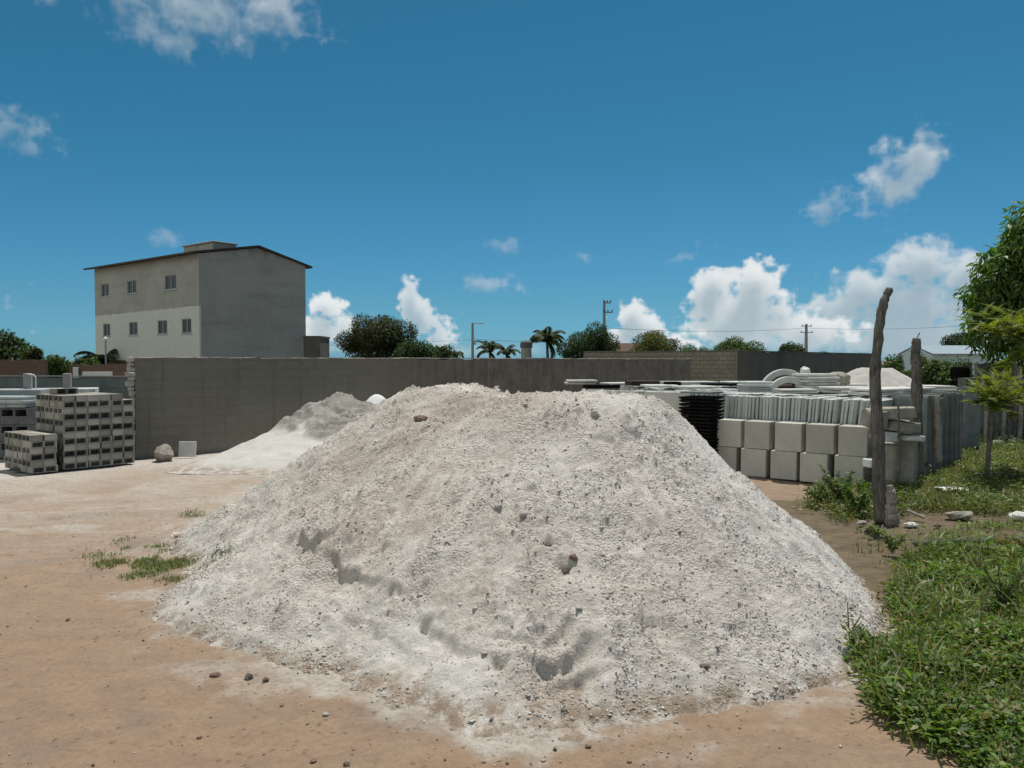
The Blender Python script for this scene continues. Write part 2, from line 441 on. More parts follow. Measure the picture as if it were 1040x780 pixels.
def poly_dist(x, y, pts):
    """distance to a polyline, and on which side (+ uphill = left of travel)"""
    best = np.full(x.shape, 1e9); side = np.zeros(x.shape)
    for (ax, ay), (bx, by) in zip(pts[:-1], pts[1:]):
        dx, dy = bx - ax, by - ay; l2 = dx * dx + dy * dy
        t = np.clip(((x - ax) * dx + (y - ay) * dy) / l2, 0, 1)
        d = np.hypot(x - ax - t * dx, y - ay - t * dy); s = dx * (y - ay) - dy * (x - ax)
        m = d < best; best = np.where(m, d, best); side = np.where(m, np.sign(s), side)
    return best, side
scarps = [
    ([(318, 548), (345, 570), (378, 588), (418, 606), (436, 634), (470, 655), (508, 668), (556, 664), (596, 640), (640, 632)], 0.085, 0.75),
    ([(505, 668), (520, 664), (535, 666), (560, 676), (590, 668), (602, 664), (625, 672)], 0.024, 0.30),
    ([(520, 644), (548, 641), (566, 634)], 0.05, 0.25),
    ([(575, 672), (596, 664), (622, 671)], 0.045, 0.22),
    ([(300, 546), (322, 545), (333, 538)], 0.09, 0.25),
    ([(612, 442), (640, 438), (664, 446), (690, 470)], 0.024, 0.30),
    ([(300, 585), (345, 610), (400, 640)], 0.03, 0.5),
]
scarps = [([on_heap(*p)[:2] for p in pts], d, f) for pts, d, f in scarps]
smooth_spots = [((470, 690), 0.55), ((420, 660), 0.45), ((790, 520), 0.55), ((735, 470), 0.5), ((840, 560), 0.35), ((545, 400), 0.5), ((480, 395), 0.3), ((640, 408), 0.35), ((190, 615), 0.4), ((345, 600), 0.3), ((570, 455), 0.25)]
smooth_spots = [(on_heap(*p)[:2], r) for p, r in smooth_spots]
tint_spots = [((430, 450), 0.9, 1.0), ((400, 520), 0.7, .9), ((480, 400), .6, 1.0), ((330, 500), .6, .6), ((540, 560), .5, .7), ((490, 600), .35, .8), ((560, 690), .35, .7), ((690, 560), .4, .4), ((520, 405), .5, .9), ((350, 470), .7, .7), ((650, 590), .35, .5)]
tint_spots = [(on_heap(*p)[:2], r, w) for p, r, w in tint_spots]
pits = [((573, 566), .07, .07), ((557, 548), .05, .05), ((428, 426), .05, .05), ((434, 632), .05, .08), ((424, 604), .05, .04), ((548, 638), .07, .06), ((628, 663), .06, .05), ((508, 666), .05, .05), ((320, 542), .06, .06), ((645, 440), .06, .05), ((700, 560), .03, .03), ((398, 520), .03, .03)]
pits = [(on_heap(*p)[:2], r, d) for p, r, d in pits]

def heap_masks(x, y):
    sm = np.zeros(x.shape); ti = np.zeros(x.shape)
    for (cx, cy), r in smooth_spots: sm = np.maximum(sm, np.exp(-((x - cx) ** 2 + (y - cy) ** 2) / (r * r) * 1.6))
    for (cx, cy), r, w in tint_spots: ti = np.maximum(ti, w * np.exp(-((x - cx) ** 2 + (y - cy) ** 2) / (r * r) * 1.4))
    # streaks that ran down the right flank
    a = np.arctan2(y - 7.25, x - 0.9)
    st = fbm(a * 26, np.hypot(x - .9, y - 7.25) * .8, 71, 3)
    right = sstep(-0.95, -0.35, a) * (1 - sstep(0.2, .9, a)) * sstep(1.2, 1.9, x)
    sm = np.clip(sm + right * sstep(0.0, 0.35, st) * 0.8, 0, 1)
    r_ = np.hypot(x - .2, y - 7.9); a2 = np.arctan2(y - 7.9, x - .2)
    st2 = fbm(a2 * 17 + 1.3 * fbm(x * 1.5, y * 1.5, 73, 3), r_ * .55, 72, 4)
    sm = np.maximum(sm, .55 * sstep(.06, .34, st2) * sstep(.5, 1.2, r_))
    sm = np.clip(sm * (0.75 + 0.7 * fbm(x * 3, y * 3, 41, 4)), 0, 1)
    return sm, np.clip(ti + 0.5 * fbm(x * 1.3, y * 1.3, 55, 4) * ti, 0, 1)
def stamp(h, x0, y0, res, cx, cy, r, hh, shape):
    """press a rough lump into a height field"""
    i0 = max(int((cx - r - x0) / res), 0); i1 = min(int((cx + r - x0) / res) + 2, h.shape[1])
    j0 = max(int((cy - r - y0) / res), 0); j1 = min(int((cy + r - y0) / res) + 2, h.shape[0])
    if i1 <= i0 or j1 <= j0: return
    X = x0 + np.arange(i0, i1) * res - cx; Y = y0 + np.arange(j0, j1) * res - cy
    dx = X[None, :]; dy = Y[:, None]
    c, s = math.cos(shape[0]), math.sin(shape[0])
    u = (dx * c + dy * s) / r; v = (-dx * s + dy * c) / (r * shape[1])
    q = 1 - (np.abs(u) ** 2.6 + np.abs(v) ** 2.6)
    h[j0:j1, i0:i1] += hh * np.clip(q, 0, 1) ** .85
def make_heap():
    res = 0.0115
    x0, x1, y0, y1 = -4.4, 3.7, 3.85, 11.6
    xs = np.arange(x0, x1, res); ys = np.arange(y0, y1, res)
    X, Y = np.meshgrid(xs, ys)
    H = heap_base(X, Y)
    on = sstep(-0.02, 0.25, H)
    sm, ti = heap_masks(X, Y)
    for pts, dep, fall in scarps:
        WX = X + .05 * fbm(X * 6, Y * 6, 77, 4); WY = Y + .06 * fbm(X * 6, Y * 6, 78, 4)
        d, side = poly_dist(WX, WY, pts)
        sdn = d * side                                   # + uphill
        amt = np.clip(.65 + 1.1 * fbm(X * 3.2, Y * 3.2, 79, 3), 0.12, 1.3)
        H -= dep * amt * (1 - sstep(-.022, .006, sdn)) * np.clip(1 - d / fall, 0, 1) ** 1.3
        H += dep * .22 * amt * np.where(sdn > 0, np.exp(-d / .05), 0) * sstep(-.01, .02, sdn)
    for (cx, cy), r, d in pits:
        q = np.hypot(X - cx, (Y - cy) * 1.3) / r + 0.35 * fbm(X * 18, Y * 18, 99, 3)
        H -= d * np.clip(1 - q, 0, 1) ** .6
    rough = on * (1 - 0.85 * sm)
    H += on * 0.055 * fbm(X * 1.7, Y * 1.7, 11, 3) + on * (0.4 + .6 * (1 - sm)) * 0.030 * fbm(X * 5, Y * 5, 12, 3)
    clump = sstep(-0.2, 0.35, fbm(X * 2.4, Y * 2.4, 14, 3))
    H += rough * (0.35 + .65 * clump) * (0.017 * billow(X * 13, Y * 13, 13, 3) + 0.011 * fbm(X * 31, Y * 31, 15, 2))
    a2 = np.arctan2(Y - 7.9, X - .2); H += on * .012 * fbm(a2 * 17 + 1.3 * fbm(X * 1.5, Y * 1.5, 73, 3), np.hypot(X - .2, Y - 7.9) * .55, 72, 4)
    H += on * 0.004 * fbm(X * 60, Y * 60, 16, 1)
    rnd = np.random.default_rng(4)
    n = 60000
    cx = rnd.uniform(x0, x1, n); cy = rnd.uniform(y0, y1, n)
    ii = ((cx - x0) / res).astype(int).clip(0, X.shape[1] - 1); jj = ((cy - y0) / res).astype(int).clip(0, X.shape[0] - 1)
    prob = on[jj, ii] * (1 - .88 * sm[jj, ii]) * (0.25 + .75 * clump[jj, ii]) * (H[jj, ii] > 0.01)
    keep = rnd.random(n) < prob
    for k in np.nonzero(keep)[0]:
        r = 0.011 + 0.012 * rnd.random() ** 2 + 0.030 * rnd.random() ** 14
        stamp(H, x0, y0, res, cx[k], cy[k], r, r * rnd.uniform(.35, .8), (rnd.uniform(0, 3.14), rnd.uniform(.55, 1)))
    H = np.where(H < -0.06, -0.06, H)
    ny, nx = X.shape
    idx = np.arange(nx * ny).reshape(ny, nx)
    quads = np.stack([idx[:-1, :-1], idx[:-1, 1:], idx[1:, 1:], idx[1:, :-1]], -1).reshape(-1, 4)
    Hm = np.maximum.reduce([H[:-1, :-1], H[:-1, 1:], H[1:, 1:], H[1:, :-1]]).reshape(-1)
    quads = quads[Hm > -0.05]
    used = np.zeros(nx * ny, bool); used[quads.ravel()] = True
    remap = np.cumsum(used) - 1
    V = np.stack([X.ravel(), Y.ravel(), H.ravel()], -1)[used]
    return V, remap[quads], sm.ravel()[used], ti.ravel()[used], (X, Y, H, x0, y0, res)

# powdery mineral material shared by the heaps
def powder(name, base, warm, grey, white, wet=0.35):
    t = NT(name)
    ti = t.attr('tint'); sm = t.attr('fine')
    n1 = t.ramp(t.noise(1.6, 5, 0.65), 0.35, 0.68); n2 = t.ramp(t.noise(9, 5, 0.7), 0.38, 0.66); n3 = t.noise(70, 4, 0.75)
    c = t.mix(n1, base, white)
    c = t.mix(t.math('MULTIPLY', n2, 0.55), c, grey)
    c = t.mix(t.math('MULTIPLY', ti, t.ramp(t.noise(5, 5, .7), .3, .6, .35, .95)), c, warm)
    c = t.mix(t.ramp(sm, .25, .8, 0, .8), c, white)
    specks = t.math('MULTIPLY', t.ramp(t.vor(85, out='Color'), 0.80, 0.9), t.ramp(t.noise(4, 5, .7), .42, .6))
    thin = t.math('MULTIPLY', t.attr('thin'), t.ramp(t.noise(7, 6, .75), .36, .58))
    c = t.mix(thin, c, (.335, .255, .19))
    sp = t.math('MULTIPLY', specks, t.ramp(sm, 0.1, 0.7, 0.5, 0.06))
    c = t.mix(sp, c, (0.20, 0.17, 0.14))
    lights = t.ramp(t.vor(60, t.coord('Object', (1.1, 1, 1.2)), 'Color'), 0.86, 0.93)
    c = t.mix(t.math('MULTIPLY', lights, 0.4), c, (0.74, 0.72, 0.69))
    c = t.mix(1.0, c, t.mix(t.ramp(n3, .3, .7), (.82, .82, .82), (1.08, 1.07, 1.06)), 'MULTIPLY')
    hh = t.math('ADD', t.math('MULTIPLY', t.noise(160, 3, 0.8), 0.5), t.noise(55, 4, .75))
    hh = t.math('ADD', hh, t.math('MULTIPLY', t.math('SUBTRACT', 1.0, t.vor(46, t.coord('Object', (1, 1.1, 1.2)))), t.math('MULTIPLY', t.ramp(sm, .1, .7, 1.0, .1), t.ramp(t.noise(3.5, 5, .7), .40, .60, .12, 1.15))))
    nm = t.bump(hh, 0.014, 0.95)
    return t.done(c, 0.95, nm)
M_heap = powder('powder_rubble', (0.60, 0.558, 0.51), (0.53, 0.445, 0.385), (0.46, 0.415, 0.37), (0.715, 0.682, 0.635))
M_sandheap = powder('white_sand', (0.54, 0.515, 0.475), (0.27, 0.25, 0.22), (0.46, 0.43, 0.39), (0.62, 0.60, 0.565))
M_lime = powder('lime_powder', (0.80, 0.80, 0.79), (0.78, 0.77, 0.75), (0.74, 0.74, 0.73), (0.84, 0.84, 0.84))

def stones(P0, size, rnd, flat=0.75):
    """many little eight-faced stones -> verts, tri faces"""
    n = len(P0)
    base = np.array([(1, 0, 0), (-1, 0, 0), (0, 1, 0), (0, -1, 0), (0, 0, 1), (0, 0, -1)], float)
    tri = np.array([(0, 2, 4), (2, 1, 4), (1, 3, 4), (3, 0, 4), (2, 0, 5), (1, 2, 5), (3, 1, 5), (0, 3, 5)])
    V = base[None] * rnd.uniform(.6, 1.25, (n, 6, 1)) + rnd.normal(0, .22, (n, 6, 3))
    V *= np.stack([rnd.uniform(.7, 1.2, n), rnd.uniform(.7, 1.2, n), rnd.uniform(.5, 1.0, n) * flat], -1)[:, None, :]
    q = rnd.normal(0, 1, (n, 3)); q[:, :2] *= .45; a = rnd.uniform(0, 6.28, n)
    c, s = np.cos(a), np.sin(a)
    R = np.zeros((n, 3, 3)); R[:, 0, 0] = c; R[:, 0, 1] = -s; R[:, 1, 0] = s; R[:, 1, 1] = c; R[:, 2, 2] = 1
    V = np.einsum('nij,nkj->nki', R, V) * size[:, None, None] + P0[:, None, :]
    Fc = tri[None] + (np.arange(n) * 6)[:, None, None]
    return V.reshape(-1, 3), Fc.reshape(-1, 3)

HV, HF, HSM, HTI, HG = make_heap()
heap = mesh_np('rubble_heap', HV, HF, M_heap, attrs={'fine': HSM, 'tint': HTI, 'thin': (1 - sstep(.0, .10, HV[:, 2])) * (HV[:, 1] < 9)}, smooth=True)
tag(heap, 'big pinkish white heap of crushed rubble and sand filling the middle of the yard', 'heap')
def heap_z(x, y):
    X, Y, H, x0, y0, res = HG
    i = np.clip(((np.asarray(x) - x0) / res).astype(int), 0, H.shape[1] - 1); j = np.clip(((np.asarray(y) - y0) / res).astype(int), 0, H.shape[0] - 1)
    return H[j, i]
t = NT('loose_stone'); cc = t.attr('Col', 'Color')
M_stone = t.done(t.mix(1.0, cc, t.mix(t.ramp(t.noise(90, 4, .7), .3, .7), (.75, .75, .75), (1.1, 1.1, 1.1)), 'MULTIPLY'), 0.92, t.bump(t.noise(140, 3, .7), .004))
def stone_colors(n, rnd, pal, prob):
    c = np.array(pal)[rnd.choice(len(pal), n, p=prob)] * rnd.uniform(.8, 1.15, (n, 1))
    return np.repeat(c, 6, 0)
def gravel_on_heap():
    rnd = np.random.default_rng(8)
    n = 190000
    x = rnd.uniform(-4.3, 3.6, n); y = rnd.uniform(3.9, 10.2, n)
    z = heap_z(x, y); sm, ti = heap_masks(x, y)
    cl = sstep(-0.25, 0.35, fbm(x * 2.4, y * 2.4, 14, 3)); cl2 = sstep(-.1, .4, fbm(x * 6, y * 6, 24, 3))
    keep = (z > -0.02) & (rnd.random(n) < (1 - .9 * sm) * (.12 + .5 * cl + .38 * cl2))
    x, y, z = x[keep], y[keep], z[keep]; n = len(x)
    sz = 0.0032 + 0.004 * rnd.random(n) + .005 * rnd.random(n) ** 5 + .014 * rnd.random(n) ** 40 + .009 * np.exp(-np.maximum(z, 0) / .16) * rnd.random(n) ** 3
    V, Fc = stones(np.stack([x, y, z + sz * .35], -1), sz, rnd)
    col = stone_colors(n, rnd, [(.56, .53, .49), (.68, .66, .63), (.42, .37, .33), (.29, .25, .21), (.52, .42, .35)], [.37, .27, .18, .05, .13])
    o = mesh_np('gravel', V, Fc, M_stone, parent=heap, color=col)
    o['kind'] = 'stuff'
gravel_on_heap()
M_clod_brown = plain('brown_clod', (0.16, 0.105, 0.085), (0.24, 0.17, 0.14), 12, .95, .01, 40)
M_clod_grey = plain('grey_clod', (0.36, 0.33, 0.30), (0.46, 0.43, 0.40), 12, .95, .01, 40)
M_clod_dark = plain('dark_clod', (0.12, 0.10, 0.085), (0.20, 0.17, 0.145), 12, .95, .01, 40)
M_rock = plain('pale_rock', (0.27, 0.245, 0.205), (0.38, 0.35, 0.30), 5, .95, .02, 25, stain=(.25, .22, .18))
def rock(name, loc, size, mat, seed, label, cat='rock', lumps=1.0, group=None, parent=None):
    bm = bmesh.new(); bmesh.ops.create_icosphere(bm, subdivisions=4, radius=1.0)
    rnd = random.Random(seed); o1 = [rnd.uniform(-50, 50) for _ in range(3)]
    dirs = [Vector((rnd.gauss(0, 1), rnd.gauss(0, 1), rnd.gauss(0, 1))).normalized() for _ in range(9)]
    cut = [rnd.uniform(.62, .95) for _ in dirs]
    vs = np.array([v.co[:] for v in bm.verts])
    rr = np.ones(len(vs))
    for d, c in zip(dirs, cut):
        dp = vs @ np.array(d); rr = np.minimum(rr, np.where(dp > 0.05, c / np.maximum(dp, 0.05), 9))
    rr = rr * (1 + lumps * (.26 * fbm(vs[:, 0] * 2.2 + o1[0], vs[:, 1] * 2.2 + vs[:, 2] * 2.9 + o1[1], seed, 4) + .05 * fbm(vs[:, 0] * 9 + vs[:, 2] * 7, vs[:, 1] * 9 - vs[:, 2] * 5, seed + 3, 3)))
    for v, r in zip(bm.verts, rr): v.co = v.co * float(r)
    me = bpy.data.meshes.new(name); bm.to_mesh(me); bm.free()
    for v in me.vertices: v.co = Vector((v.co.x * size[0], v.co.y * size[1], v.co.z * size[2]))
    me.polygons.foreach_set('use_smooth', np.ones(len(me.polygons), bool)); me.materials.append(mat)
    o = bpy.data.objects.new(name, me); COL.objects.link(o); o.location = loc; o.rotation_euler = (0, 0, rnd.uniform(0, 6))
    if parent: o.parent = parent
    else: tag(o, label, cat, group)
    return o
def heap_at(px, py):
    x, y, z = on_heap(px, py); return (x, y, float(heap_z(x, y)))
for (px, py, s, m, lab) in [
    (427, 424, (.085, .06, .04), M_clod_brown, 'reddish brown clod near the pink crest of the rubble heap'),
    (604, 420, (.045, .04, .035), M_clod_grey, 'rounded grey stone just under the white crest of the rubble heap'),
    (574, 570, (.055, .045, .035), M_clod_dark, 'dark lump in a hollow at the centre of the rubble heap front'),
    (506, 521, (.036, .032, .026), M_clod_grey, 'grey stone left of centre on the rubble heap, upper one of two'),
    (533, 527, (.04, .034, .03), M_clod_grey, 'grey stone left of centre on the rubble heap, lower one of two'),
    (716, 672, (.036, .026, .02), M_clod_dark, 'dark flat stone low on the right front of the rubble heap'),
    (556, 548, (.04, .035, .03), M_clod_dark, 'small dark lump just above the central hollow of the rubble heap'),
    (583, 562, (.035, .03, .026), M_clod_brown, 'small brown lump at the upper right rim of the central hollow of the heap')]:
    x, y, z = heap_at(px, py)
    rock('clod', (x, y, z + s[2] * .45), s, m, int(px), lab, 'clod')

# ------------------------------------------------------------------ the sand heap and the lime heap by the long wall
def small_heap(name, c, r, h, mat, res, seed, label, crust=None, wall=True):
    R = max(r) * 1.25
    xs = np.arange(c[0] - R, c[0] + R, res); ys = np.arange(c[1] - R, c[1] + R, res); X, Y = np.meshgrid(xs, ys)
    dx, dy = X - c[0], Y - c[1]
    u = dx * U[0] + dy * U[1]; v = dx * A[0] + dy * A[1]
    ru = np.where(u > 0, r[0], r[1]); rv = np.where(v > 0, r[2], r[3])
    q = np.sqrt((u / ru) ** 2 + (v / rv) ** 2) + .10 * fbm(X * 1.1, Y * 1.1, seed, 4)
    f = np.where(q < .12, 1 - q * q / .24 - .06, 1 - q)
    H = h * np.sign(f) * np.abs(f) ** 1.2
    tint = np.zeros(X.shape)
    if crust:
        n = fbm(X * 1.6, Y * 1.6, seed + 9, 4)
        tint = sstep(crust[0], crust[0] + .12, H / h + .25 * n)
        H = H + tint * crust[1] * (0.7 + .5 * billow(X * 3, Y * 3, seed + 4, 4))
    H += sstep(0, .2, H) * (.02 * fbm(X * 4, Y * 4, seed + 1, 4) + .09 * tint * billow(X * 5, Y * 5, seed + 2, 4) - .06 * tint)
    wx = (X - W0.x) * A[0] + (Y - W0.y) * A[1]        # distance behind the wall's face
    if wall: H = np.where(wx > 0.04, -1.0, H)
    H = np.maximum(H, -0.05)
    ny, nx = X.shape; idx = np.arange(nx * ny).reshape(ny, nx)
    quads = np.stack([idx[:-1, :-1], idx[:-1, 1:], idx[1:, 1:], idx[1:, :-1]], -1).reshape(-1, 4)
    Hm = np.maximum.reduce([H[:-1, :-1], H[:-1, 1:], H[1:, 1:], H[1:, :-1]]).reshape(-1)
    quads = quads[Hm > -0.04]; used = np.zeros(nx * ny, bool); used[quads.ravel()] = True; remap = np.cumsum(used) - 1
    V = np.stack([X.ravel(), Y.ravel(), H.ravel()], -1)[used]
    o = mesh_np(name, V, remap[quads], mat, smooth=True, attrs={'fine': np.full(used.sum(), .8) * (1 - tint.ravel()[used]), 'tint': tint.ravel()[used] * .95, 'thin': .9 * (1 - sstep(0, .10, H.ravel()[used]))})
    return tag(o, label, 'heap')
small_heap('sand_heap', (-3.75, 17.3), (2.6, 3.6, 1.5, 3.2), 1.30, M_sandheap, 0.035, 21,
           'pale sand heap with a broken grey crust against the long grey wall', crust=(.36, .13))
small_heap('lime_heap', (-3.35, 19.35), (1.4, 1.5, 1.0, 1.3), 1.26, M_lime, 0.05, 31, 'small pure white powder heap peeking out behind the crusted sand heap')

# ------------------------------------------------------------------ ground: one sheet to the horizon
def axis(fine0, fine1, step, far):
    a = list(np.arange(fine0, fine1, step)); s = step; p = fine1
    while p < far: a.append(p); s *= 1.17; p += s
    s = step; p = fine0 - step; lo = []
    while p > -far: lo.append(p); s *= 1.17; p -= s
    return np.array(lo[::-1] + a)
def ground_h(X, Y):
    near = np.exp(-((X / 26) ** 2 + ((Y - 9) / 22) ** 2))
    d = np.hypot(X, Y)
    h = near * (.05 * fbm(X * .35, Y * .35, 3, 3) + .016 * fbm(X * 1.5, Y * 2.6, 4, 4) + .008 * fbm(X * 6, Y * 7, 6, 3))
    fine = np.exp(-((X / 7) ** 2 + ((Y - 6) / 7) ** 2))
    h += fine * (.004 * fbm(X * 22, Y * 22, 8, 2) + .005 * np.maximum(billow(X * 9, Y * 9, 9, 3), 0))
    # wheel ruts across the left of the yard
    rut = fbm(X * .25 + 3, (Y - .10 * X) * 2.2, 61, 3)
    h += np.exp(-((X + 6) / 5) ** 2) * np.exp(-((Y - 11) / 3.5) ** 2) * .06 * rut
    # faint wheel tracks bending across the yard towards the left
    for off in (0.0, 1.55):
        for yc, k in ((8.9, .045), (10.6, .02)):
            c = Y - (yc + off + .10 * X + k * (X + 2) ** 2 * .25)
            m = np.exp(-(c / .13) ** 2) * (1 - sstep(-3.0, -1.8, X)) * (.5 + .5 * fbm(X * 1.1, Y * 1.1, 66, 3))
            h = h - .020 * m + .006 * m * np.sin(X * 38 + 9 * np.abs(c)) + .010 * np.exp(-((np.abs(c) - .2) / .06) ** 2) * (m > .01)
    return h - .03
def make_ground():
    xs = axis(-7.0, 7.0, 0.028, 3200.0); ys = axis(3.0, 10.0, 0.028, 3200.0)
    X, Y = np.meshgrid(xs, ys); Z = ground_h(X, Y)
    hb = heap_base(X, Y)
    near_heap = .85 * sstep(-0.16, 0.03, hb + .07 * fbm(X * 7, Y * 7, 17, 4) + .20 * fbm(X * 1.8, Y * 1.8, 15, 4) - .02)
    near_heap = np.where((np.abs(X) < 6) & (Y > 3) & (Y < 14), near_heap, 0)
    wx = (X - W0.x) * A[0] + (Y - W0.y) * A[1]; wu = (X - W0.x) * U[0] + (Y - W0.y) * U[1]
    fan = np.exp(-(np.maximum(-wx - .2 + .04 * (wu - 2) ** 2, 0) / 1.9) ** 2) * sstep(-7.5, -3.5, wu) * (1 - sstep(9, 12, wu))
    blocks = np.exp(-(((X + 10.3) / 4.2) ** 2 + ((Y - 13.6) / 1.5) ** 2))
    streak = .6 * fbm(X * .5, Y * 2.4, 18, 5) + .4 * fbm(X * 2.2, Y * 4.2, 19, 4)
    dust = np.clip(np.maximum(fan, blocks) * 1.15 + .35 * streak, 0, 1) * sstep(.18, .55, np.maximum(fan, blocks) + .3 * streak)
    spots = sstep(.22, .5, fbm(X * .55, Y * 1.7, 23, 4)) * np.exp(-((X + 5) / 4.5) ** 2 - ((Y - 10.5) / 2.8) ** 2) * .75
    veil = np.exp(-((Y - 12.5) / 3.6) ** 2) * (1 - sstep(1.5, 3.5, X)) * np.clip(.52 + .75 * streak, 0, .9)
    dust = np.clip(np.maximum.reduce([dust, near_heap, spots, veil]), 0, 1)
    # vegetated, humus-dark soil to the right and everywhere beyond the yard
    veg = sstep(-.25, .25, (X - 2.9 - .10 * (Y - 5)) + .35 * fbm(X * 1.2, Y * 1.2, 33, 4)) * sstep(3.6, 4.6, Y - .0)
    veg = np.where(Y > 11.5, sstep(-.2, .6, X - 5.6 - .65 * (Y - 12.5)), veg)
    far = sstep(26, 45, np.hypot(X, Y))
    veg = np.maximum(veg, far)
    brown = sstep(0, .45, (X - 2.6) + .3 * fbm(X * 2, Y * 2, 36, 4)) * sstep(7.2, 8.2, Y) * (1 - sstep(40, 60, Y))
    ny, nx = X.shape; idx = np.arange(nx * ny).reshape(ny, nx)
    quads = np.stack([idx[:-1, :-1], idx[:-1, 1:], idx[1:, 1:], idx[1:, :-1]], -1).reshape(-1, 4)
    V = np.stack([X.ravel(), Y.ravel(), Z.ravel()], -1)
    t = NT('dirt'); du = t.attr('dust'); ve = t.attr('veg'); br = t.attr('brown')
    n1 = t.ramp(t.noise(.55, 5, .6, t.coord('Object', (1, 2.0, 1))), .36, .66); n2 = t.ramp(t.noise(3.2, 6, .7, t.coord('Object', (1, 1.8, 1))), .38, .64)
    n3 = t.noise(24, 5, .75)
    c = t.mix(n1, (.365, .25, .165), (.35, .252, .178))
    c = t.mix(t.math('MULTIPLY', n2, .6), c, (.29, .20, .14))
    patch = t.ramp(t.noise(.9, 5, .62, t.coord('Object', (1, 1.7, 1))), .52, .64)
    c = t.mix(t.math('MULTIPLY', patch, .6), c, (.255, .195, .155))
    c = t.mix(t.ramp(br, 0, 1, 0, .8), c, t.mix(n2, (.26, .185, .13), (.33, .25, .185)))
    c = t.mix(t.math('MULTIPLY', du, t.ramp(n3, .28, .6, .62, 1.0)), c, t.mix(n2, (.56, .53, .48), (.47, .435, .385)))
    specks = t.math('MULTIPLY', t.ramp(t.vor(42, out='Color'), .86, .92), .5)
    c = t.mix(specks, c, (.14, .095, .065))
    c = t.mix(t.ramp(ve, 0.2, 1, 0, .85), c, t.mix(n2, (.105, .085, .05), (.17, .135, .085)))
    c = t.mix(1.0, c, t.mix(t.ramp(n3, .3, .7), (.86, .86, .86), (1.07, 1.07, 1.07)), 'MULTIPLY')
    nm = t.bump(t.math('ADD', t.noise(45, 5, .75), t.math('MULTIPLY', t.noise(130, 3, .8), .5)), .016, .9)
    m = t.done(c, .95, nm)
    o = mesh_np('ground', V, quads, m, smooth=True, attrs={'dust': dust, 'veg': veg, 'brown': brown})
    o['kind'] = 'structure'
make_ground()
def ground_gravel():
    rnd = np.random.default_rng(18); n = 14000
    x = rnd.uniform(-6, 4.5, n); y = 3.3 + 9 * rnd.random(n) ** 1.6
    hb = heap_base(x, y)
    p = np.where(hb > 0.03, 0, .10 + 1.1 * np.exp(-np.maximum(-hb, 0) * 6)) * (.5 + .9 * sstep(-.1, .4, fbm(x * 1.5, y * 1.5, 3, 3)))
    k = rnd.random(n) < p; x, y = x[k], y[k]; n = len(x)
    sz = .0035 + .006 * rnd.random(n) ** 3 + .014 * rnd.random(n) ** 14
    V, Fc = stones(np.stack([x, y, ground_h(x, y) + sz * .3], -1), sz, rnd)
    col = stone_colors(n, rnd, [(.5, .45, .4), (.2, .14, .11), (.32, .22, .16), (.60, .57, .53)], [.25, .3, .25, .2])
    tag(mesh_np('pebbles', V, Fc, M_stone, color=col), 'loose pebbles strewn over the tan dirt yard', kind='stuff')
ground_gravel()
for (px, py, s, m, lab) in [
    (253, 688, (.03, .026, .022), M_clod_dark, 'dark brown clod on the dirt at the left front foot of the rubble heap'),
    (270, 690, (.022, .02, .018), M_clod_dark, 'smaller dark clod just right of the dark brown clod at the heap foot'),
    (219, 687, (.045, .028, .015), M_clod_brown, 'flat brown clod on tan dirt left of the heap foot'),
    (69, 631, (.022, .02, .016), M_clod_dark, 'lone small dark clod on the open dirt at the far left'),
    (352, 773, (.017, .016, .014), M_clod_dark, 'small dark clod at the very bottom of the dirt yard'),
    (318, 769, (.02, .016, .011), M_clod_brown, 'brown clod on bare dirt just left of the small dark clod at the bottom'),
    (330, 722, (.02, .016, .013), M_clod_grey, 'pale stone on dirt just below the left front foot of the heap')]:
    p = G(px, py); rock('clod', (p.x, p.y, float(ground_h(np.array([p.x]), np.array([p.y]))[0]) + s[2] * .5), s, m, int(px), lab, 'clod')

